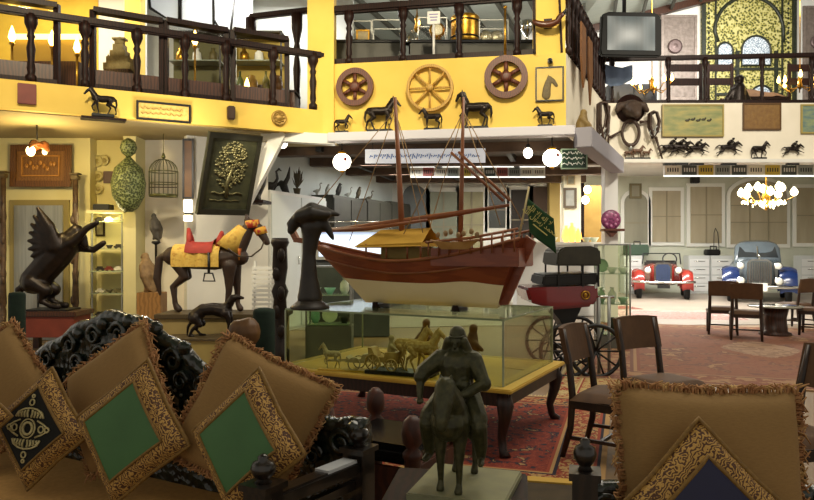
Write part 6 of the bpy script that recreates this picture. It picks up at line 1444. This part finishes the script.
# television on its bracket
Yt = 13.2; ut = Yt/FP; t = thing('television', 'big dark tube television hung under the roof beside the silvery panel', 'television', (px(631, Yt), Yt, pz(34, Yt)), .06)
TVB = M('tv_black_green', '#050605', '#080908', 4, .8); m = MB(); m.prism([(-.58, -.42), (.56, -.42), (.6, -.36), (.6, .32), (.5, .42), (-.42, .42), (-.56, .36), (-.6, -.3)], 0, .12); m.build('front_bezel', TVB, t, .03)
MB().add([(-.55, .12, -.38), (.55, .12, -.38), (.55, .12, .36), (-.55, .12, .36), (-.32, .62, -.24), (.32, .62, -.24), (.32, .62, .22), (-.32, .62, .22)], [(0, 1, 2, 3), (7, 6, 5, 4), (0, 4, 5, 1), (1, 5, 6, 2), (2, 6, 7, 3), (3, 7, 4, 0)]).build('tube_housing', TVB, t)
m = MB(); m.grid(lambda u, v: Vector(((2*u-1)*.46, -.012-.035*(1-(2*u-1)**2)*(1-(2*v-1)**2), (2*v-1)*.32+.01)), 14, 10); m.build('screen', M('screen_reflection_bands', '#1a211f', '#56646c', 1.6, .4, stretch=(1.8, 0, 0)), t)  # paler vertical bands paint a reflection into the screen colour
MB().tube([(0, .35, .3), (0, .35, 2.6)], .04, 8).build('ceiling_rod', BLACK, t)
m = MB(); m.grid(lambda u, v: Vector((-.5+.75*u, .02*math.sin(u*19), -.42*v*(1-.5*abs(u-.4))+.03*math.sin(u*7))), 24, 8)
o = solo('blue_cloth', m, M('dusty_blue_cloth', '#8ea2c4', '#7e92b4', 5, .9), 'dusty blue cloth draped over the gallery rail under the television', 'cloth', P(620, 66, 14.25)); q = o.modifiers.new('s', 'SOLIDIFY'); q.thickness = .01
t = thing('dark_cabinet', 'added dark blue grey cabinet filling the darkness below the big television', 'cabinet', (px(630, 16.8), 16.8, 4.15)); MB().box((0, 0, .62), (1.15, .45, 1.24)).build('body', M('slate_cabinet', '#242830', '#2e323a', 4, .5), t, .02)  # cabinet added to darken the area below the television
for s in (-1, 1): MB().box((s*.28, -.235, .62), (.53, .02, 1.1)).build('door', M('slate_door_dark', '#1c2028', rough=.4), t, .006)
# dark benches and chairs upstairs
def bench(label, x0, x1, ytop, Y):
    w = (x1-x0)/FP*Y; zt_ = pz(ytop, Y)-4.15; t = thing('high_backed_bench', label, 'bench', (px((x0+x1)/2, Y), Y, 4.15), PI)
    MB().box((0, 0, .45), (w, .45, .08)).build('seat', DWOOD, t); m = MB()
    for k in range(2): m.box((0, .21, zt_-.1-.32*k), (w, .04, .16))
    m.build('back_slat', DWOOD, t)
    for s in (-1, 1): MB().box((s*(w/2-.03), .21, zt_/2), (.06, .06, zt_)).build('leg', DWOOD, t); MB().box((s*(w/2-.03), -.2, .22), (.06, .06, .45)).build('leg', DWOOD, t)
bench('dark bench with slatted back upstairs before the silvery rosette panel', 664, 698, 66, 16.2); bench('dark bench with slatted back upstairs before the ornate screen', 703, 729, 66, 16.6); bench('dark bench with slatted back upstairs near the far edge of the ornate screen', 783, 806, 66, 16.4)
t = thing('cloth_covered_table', 'dark table upstairs heaped with brown cloth before the ornate screen', 'table', (px(753, 16.0), 16.0, 4.15)); MB().box((0, 0, .72), (1.4, .6, .06)).build('table_top', DWOOD, t); m = MB(); m.grid(lambda u, v: Vector(((2*u-1)*.66, (2*v-1)*.28, .76+.12*mnoise.noise((u*4, v*3, 1))*1+.16*math.sin(PI*u)*math.sin(PI*v))), 24, 12); m.build('cloth_cover', M('umber_cloth', '#5a3e28', '#6e5034', 6, .9), t)
for sx in (-1, 1):
    for sy in (-1, 1): MB().box((sx*.64, sy*.26, .35), (.06, .06, .7)).build('leg', DWOOD, t)
o = solo('hooded_figure', organic('hood', [([(0, 0, .0), (0, 0, .4), (.02, 0, .75)], [.2, .16, .12]), ([(-.1, 0, .7), (-.25, 0, .45), (-.2, 0, .2)], [.07, .06, .05]), ([(.1, 0, .7), (.22, -.02, .45), (.14, -.04, .3)], [.07, .06, .05])], [((.02, 0, .92), .1)], vox=.025, ratio=.6), BRONZE, 'dark standing figure upstairs in front of the ornate screen', 'statue', (px(738, 15.2), 15.2, 4.15)); o.scale = (1.1, 1.1, 1.1)
FLM = M('golden_flame', '#ffcf6a', emit=14)
def flame_light(label, x, y, Y, zt, n=6, R=.3):
    t = thing('candle_chandelier', label, 'chandelier', (px(x, Y), Y, pz(y, Y))); MB().tube([(0, 0, 0), (0, 0, zt-pz(y, Y))], .012, 6).build('chain', GOLD, t); MB().lathe([(.02, -.12), (.06, -.06), (.03, .05), (.05, .12), (.015, .2)], 12).build('stem', GOLD, t)
    for k in range(n):
        a = 2*PI*k/n+.3; c, s = math.cos(a), math.sin(a); zz_ = .06*(k % 2); ar = MB().tube([(0, 0, -.04), (R*.6*c, R*.6*s, -.14), (R*c, R*s, zz_)], .012, 6).build('arm', GOLD, t); MB().lathe([(.012, .0), (.04, .04), (.03, .1), (.006, .17)], 10, (R*c, R*s, zz_)).build('flame_bulb', FLM, ar)
flame_light('stand-in golden candle chandelier upstairs above the mounted animal head', 652, 86, 15.6, 7.8, 8, .42); flame_light('stand-in golden candle chandelier upstairs at the photo edge by the ornate screen', 800, 84, 15.6, 8.6, 8, .42)  # both stand in for golden glints of lamps and their reflections
flame_light('single golden hanging light upstairs by the white sign board', 417, 26, 12.6, 7.5, 1, .02)
# centre gallery: counters with glass cases
for lab, x0, x1 in (('dark long counter upstairs behind the centre railing, by the yellow pillar', 337, 404), ('dark long counter upstairs behind the centre railing, past the white sign board', 410, 532)):
    Y = 12.4; w = (x1-x0)/FP*Y; t = thing('display_counter', lab, 'counter', (px((x0+x1)/2, Y), Y, 3.8)); MB().box((0, 0, .62), (w, .7, 1.24)).build('body', M('counter_dark_grey', '#34342e', '#3e3e36', 4, .5), t, .01); MB().box((0, 0, 1.26), (w+.04, .76, .04)).build('worktop', BLACK, t)
zc_ = 3.8+1.281
def vitrine(label, x0, x1, h, Y=12.35):
    w = (x1-x0)/FP*Y; t = thing('glass_vitrine', label, 'vitrine', (px((x0+x1)/2, Y), Y, zc_)); m = MB()
    for a in (-1, 1):
        for b in (-1, 1): m.box((a*w/2, b*.25, h/2), (.018, .018, h))
        m.box((a*w/2, 0, h), (.018, .5, .018)); m.box((0, a*.25, h), (w, .018, .018))
    m.build('edge_frame', STEEL, t); MB().box((0, -.25, h/2), (w, .006, h)).build('pane', GLASS, t); MB().box((0, 0, .01), (w, .5, .02)).build('tray', M('vitrine_tray', '#8a8878', rough=.4), t)
vitrine('glass vitrine upstairs with a small gilt picture', 354, 372, .34); vitrine('long low glass vitrine upstairs next to the gilt picture', 373, 401, .36); vitrine('glass vitrine upstairs holding the gilt clock', 418, 446, .4); vitrine('glass vitrine upstairs holding the two silver discs', 478, 506, .36)
framed('gilt_picture', 'small gilt framed picture inside the first upstairs vitrine', 'picture', (px(363, 12.35), 12.35, zc_+.16), .24, .22, 0, GOLD, M('gilt_picture_paper', '#b0a078', '#8a7c58', 12, .5), .03)
t = thing('gilt_drum', 'big gilt drum upstairs behind the centre railing', 'drum', (px(465, 12.3), 12.3, zc_)); MB().lathe([(.24, 0), (.26, .03), (.25, .08), (.25, .4), (.26, .45), (.24, .48)], 28).build('shell', GOLD, t); m = MB()
for z in (.1, .38): m.ring((0, 0, z), .256, .014, 'Z', 28, 6)
m.build('band', BRONZE, t)
t = thing('gilt_clock', 'ornate gilt clock in the upstairs vitrine by the sign board', 'clock', (px(437, 12.3), 12.3, zc_+.02)); MB().lathe([(.12, 0), (.12, .04), (.06, .07), (.07, .1)], 18).build('base', GOLD, t); MB().lathe([(.13, -.05), (.14, -.02), (.14, .03), (.1, .05)], 24, T=Matrix.Translation((0, 0, .22)) @ R90).build('case', GOLD, t); MB().lathe([(.1, .05), (.09, .056), (.01, .056)], 24, T=Matrix.Translation((0, 0, .22)) @ R90).build('dial', M('clock_dial', '#e0d8b8', rough=.4), t)
for k, x in enumerate((486, 497)):
    t = thing('silver_disc', ('embossed silver disc upstairs, the one beside the gilt drum', 'embossed silver disc upstairs, the one beside the brass pole')[k], 'disc', (px(x, 12.35), 12.35, zc_+.145)); MB().lathe([(.03, -.01), (.11, -.005), (.115, .01), (.08, .02), (.03, .04)], 22, T=R90).build('dish', M('aged_silver', '#a8a48c', '#8a8670', 20, .3, .7, bump=.3), t); MB().box((0, .01, -.115), (.1, .06, .016)).build('stand', BLACK, t)
t = thing('silver_helmet', 'shiny silver helmet upstairs next to the gilt clock', 'helmet', (px(412, 12.3), 12.3, zc_)); MB().lathe([(.13, 0), (.135, .03), (.13, .1), (.09, .18), (.02, .215)], 20).build('dome', CHROME, t); MB().lathe([(.15, .0), (.15, .015), (.12, .02)], 20).build('brim', STEEL, t); MB().lathe([(.015, .21), (.02, .24), (.004, .28)], 10).build('spike', CHROME, t)
o = solo('silver_trophy', MB().lathe([(.08, 0), (.08, .03), (.03, .06), (.03, .14), (.1, .24), (.12, .4), (.1, .41), (.02, .26)], 18), CHROME, 'tall silver cup upstairs at the horn side end of the counter', 'trophy', (px(527, 12.3), 12.3, zc_))
# west gallery
def pedest(label, x, y, Y):
    z = pz(y, Y); t = thing('pedestal', label, 'pedestal', (px(x, Y), Y, 3.68)); MB().box((0, 0, (z-3.68)/2), (.4, .3, z-3.68)).build('body', MWOOD, t, .01); return z
z = pedest('brown pedestal upstairs under the temple model', 120, 71, 10.9)
t = thing('temple_model', 'tan temple model upstairs behind the glass railing panel', 'model', (px(120, 10.9), 10.9, z)); TMP = M('temple_tan', '#7a6c44', '#8e8054', 18, .7, bump=.3)
m = MB()
for k, (w, h) in enumerate(((.42, .1), (.34, .1), (.24, .1), (.16, .1))): m.box((0, 0, .05+.1*k), (w, .26-.03*k, h))
for x in (-.16, -.08, .08, .16): m.lathe([(.03, .1), (.025, .2), (.002, .26)], 8, (x, -.05, 0))
m.build('tiers', TMP, t); m = MB(); m.lathe([(.07, .4), (.08, .43), (.075, .47), (.05, .5), (.02, .53)], 14); m.box((0, 0, .49), (.2, .14, .03)); m.build('crown', TMP, t)
for k, (x, y, lab) in enumerate(((12, 42, 'small stand-in flame lamp upstairs nearest the photo edge'), (52, 46, 'small stand-in flame lamp upstairs beside the second railing post'), (77, 53, 'small stand-in flame lamp upstairs just before the temple model'), (195, 45, 'small stand-in flame lamp upstairs beyond the long script panel'), (247, 92, 'small stand-in flame lamp low behind the last railing panel'))):
    Y = kline('W', x)+.75; z = pz(y, Y); t = thing('standin_flame_lamp', lab, 'lamp', (px(x, Y), Y, 3.68)); MB().lathe([(.07, 0), (.07, .02), (.015, .04), (.015, z-3.68-.06), (.04, z-3.68-.03), (.03, z-3.68)], 12).build('stem', GOLD, t); MB().lathe([(.02, z-3.68), (.05, z-3.62), (.035, z-3.54), (.005, z-3.45)], 12).build('flame_bulb', FLM, t)  # these lamps stand in for lights and reflections glinting in the glass
t = thing('display_counter', 'brown counter upstairs behind the last glass railing panel', 'counter', (px(258, 11.8), 11.8, 3.68)); MB().box((0, 0, .2), (1.3, .5, .4)).build('body', MWOOD, t, .01); MB().box((0, 0, .41), (1.36, .54, .03)).build('worktop', DWOOD, t)
for k, (x, sh, mt, lab) in enumerate(((240, 0, M('bottle_green', '#4c5a34', rough=.2), 'green bottle upstairs on the brown counter nearest the photo edge'), (252, 1, M('jar_ochre', '#9a7c34', rough=.4), 'ochre jar upstairs in the middle of the brown counter'), (266, 0, M('bottle_olive', '#6c6a3c', rough=.2), 'olive bottle upstairs on the brown counter'), (277, 1, M('jar_umber', '#5c4024', rough=.4), 'umber jar upstairs at the pillar end of the brown counter'))):
    m = MB(); m.lathe([(.05, 0), (.06, .03), (.06, .2), (.02, .28), (.02, .36)] if sh == 0 else [(.05, 0), (.1, .1), (.09, .2), (.05, .25), (.06, .28)], 16); solo('bottle' if sh == 0 else 'jar', m, mt, lab, 'bottle' if sh == 0 else 'jar', (px(x, 11.75), 11.75, 4.106))
for lab, x0, x1, c in (('added tall olive backed glass showcase upstairs behind the railing above the long script panel', 170, 224, '#5c5a34'), ('added tall ochre backed glass showcase upstairs behind the last railing panel', 234, 284, '#a08a30')):  # showcases added, backs coloured to imitate reflections in the railing glass
    Y = 12.1; w = (x1-x0)/FP*Y; t = thing('glass_cabinet', lab, 'cabinet', (px((x0+x1)/2, Y), Y, 3.68)); MB().box((0, .2, .75), (w, .04, 1.5)).build('back_panel', M('showcase_back_'+c[1:], c, rough=.6), t); m = MB()
    for a in (-1, 1):
        for b in (-1, 1): m.box((a*(w/2-.015), b*.2, .75), (.03, .03, 1.5))
    m.box((0, 0, 1.5), (w, .43, .03)); m.build('frame', BLACK, t); MB().box((0, 0, .3), (w-.04, .38, .6)).build('base', MWOOD, t); MB().box((0, -.2, 1.05), (w-.06, .008, .88)).build('pane', GLASS, t); MB().box((0, 0, 1.02), (w-.05, .36, .012)).build('shelf', MATS['case_shelf'], t)
    for k in range(3):
        m = MB(); m.lathe([(.05, 0), (.08, .05), (.07, .16), (.03, .2), (.04, .24)], 14); solo('vase', m, (GOLD, GW[0], IT[2])[k], ('gilt', 'white', 'olive')[k]+(' vase on the shelf of the olive backed showcase upstairs' if x0 < 200 else ' vase on the shelf of the ochre backed showcase upstairs'), 'vase', (px((x0+x1)/2, Y)-w*.3+w*.3*k, Y, 3.68+1.028))
t = thing('dark_cabinet', 'dark low cabinet upstairs near the photo edge with lit shelf', 'cabinet', (px(45, 10.6), 10.6, 3.68)); MB().box((0, 0, .3), (1.2, .4, .6)).build('body', MWOOD, t, .01); MB().box((0, .1, 1.05), (1.1, .06, .07)).build('strip_light', M('warm_strip', '#ffe27a', emit=4), t); MB().box((0, .16, .85), (1.2, .04, .5)).build('back_panel', M('ochre_board', '#b08c30', rough=.6), t)
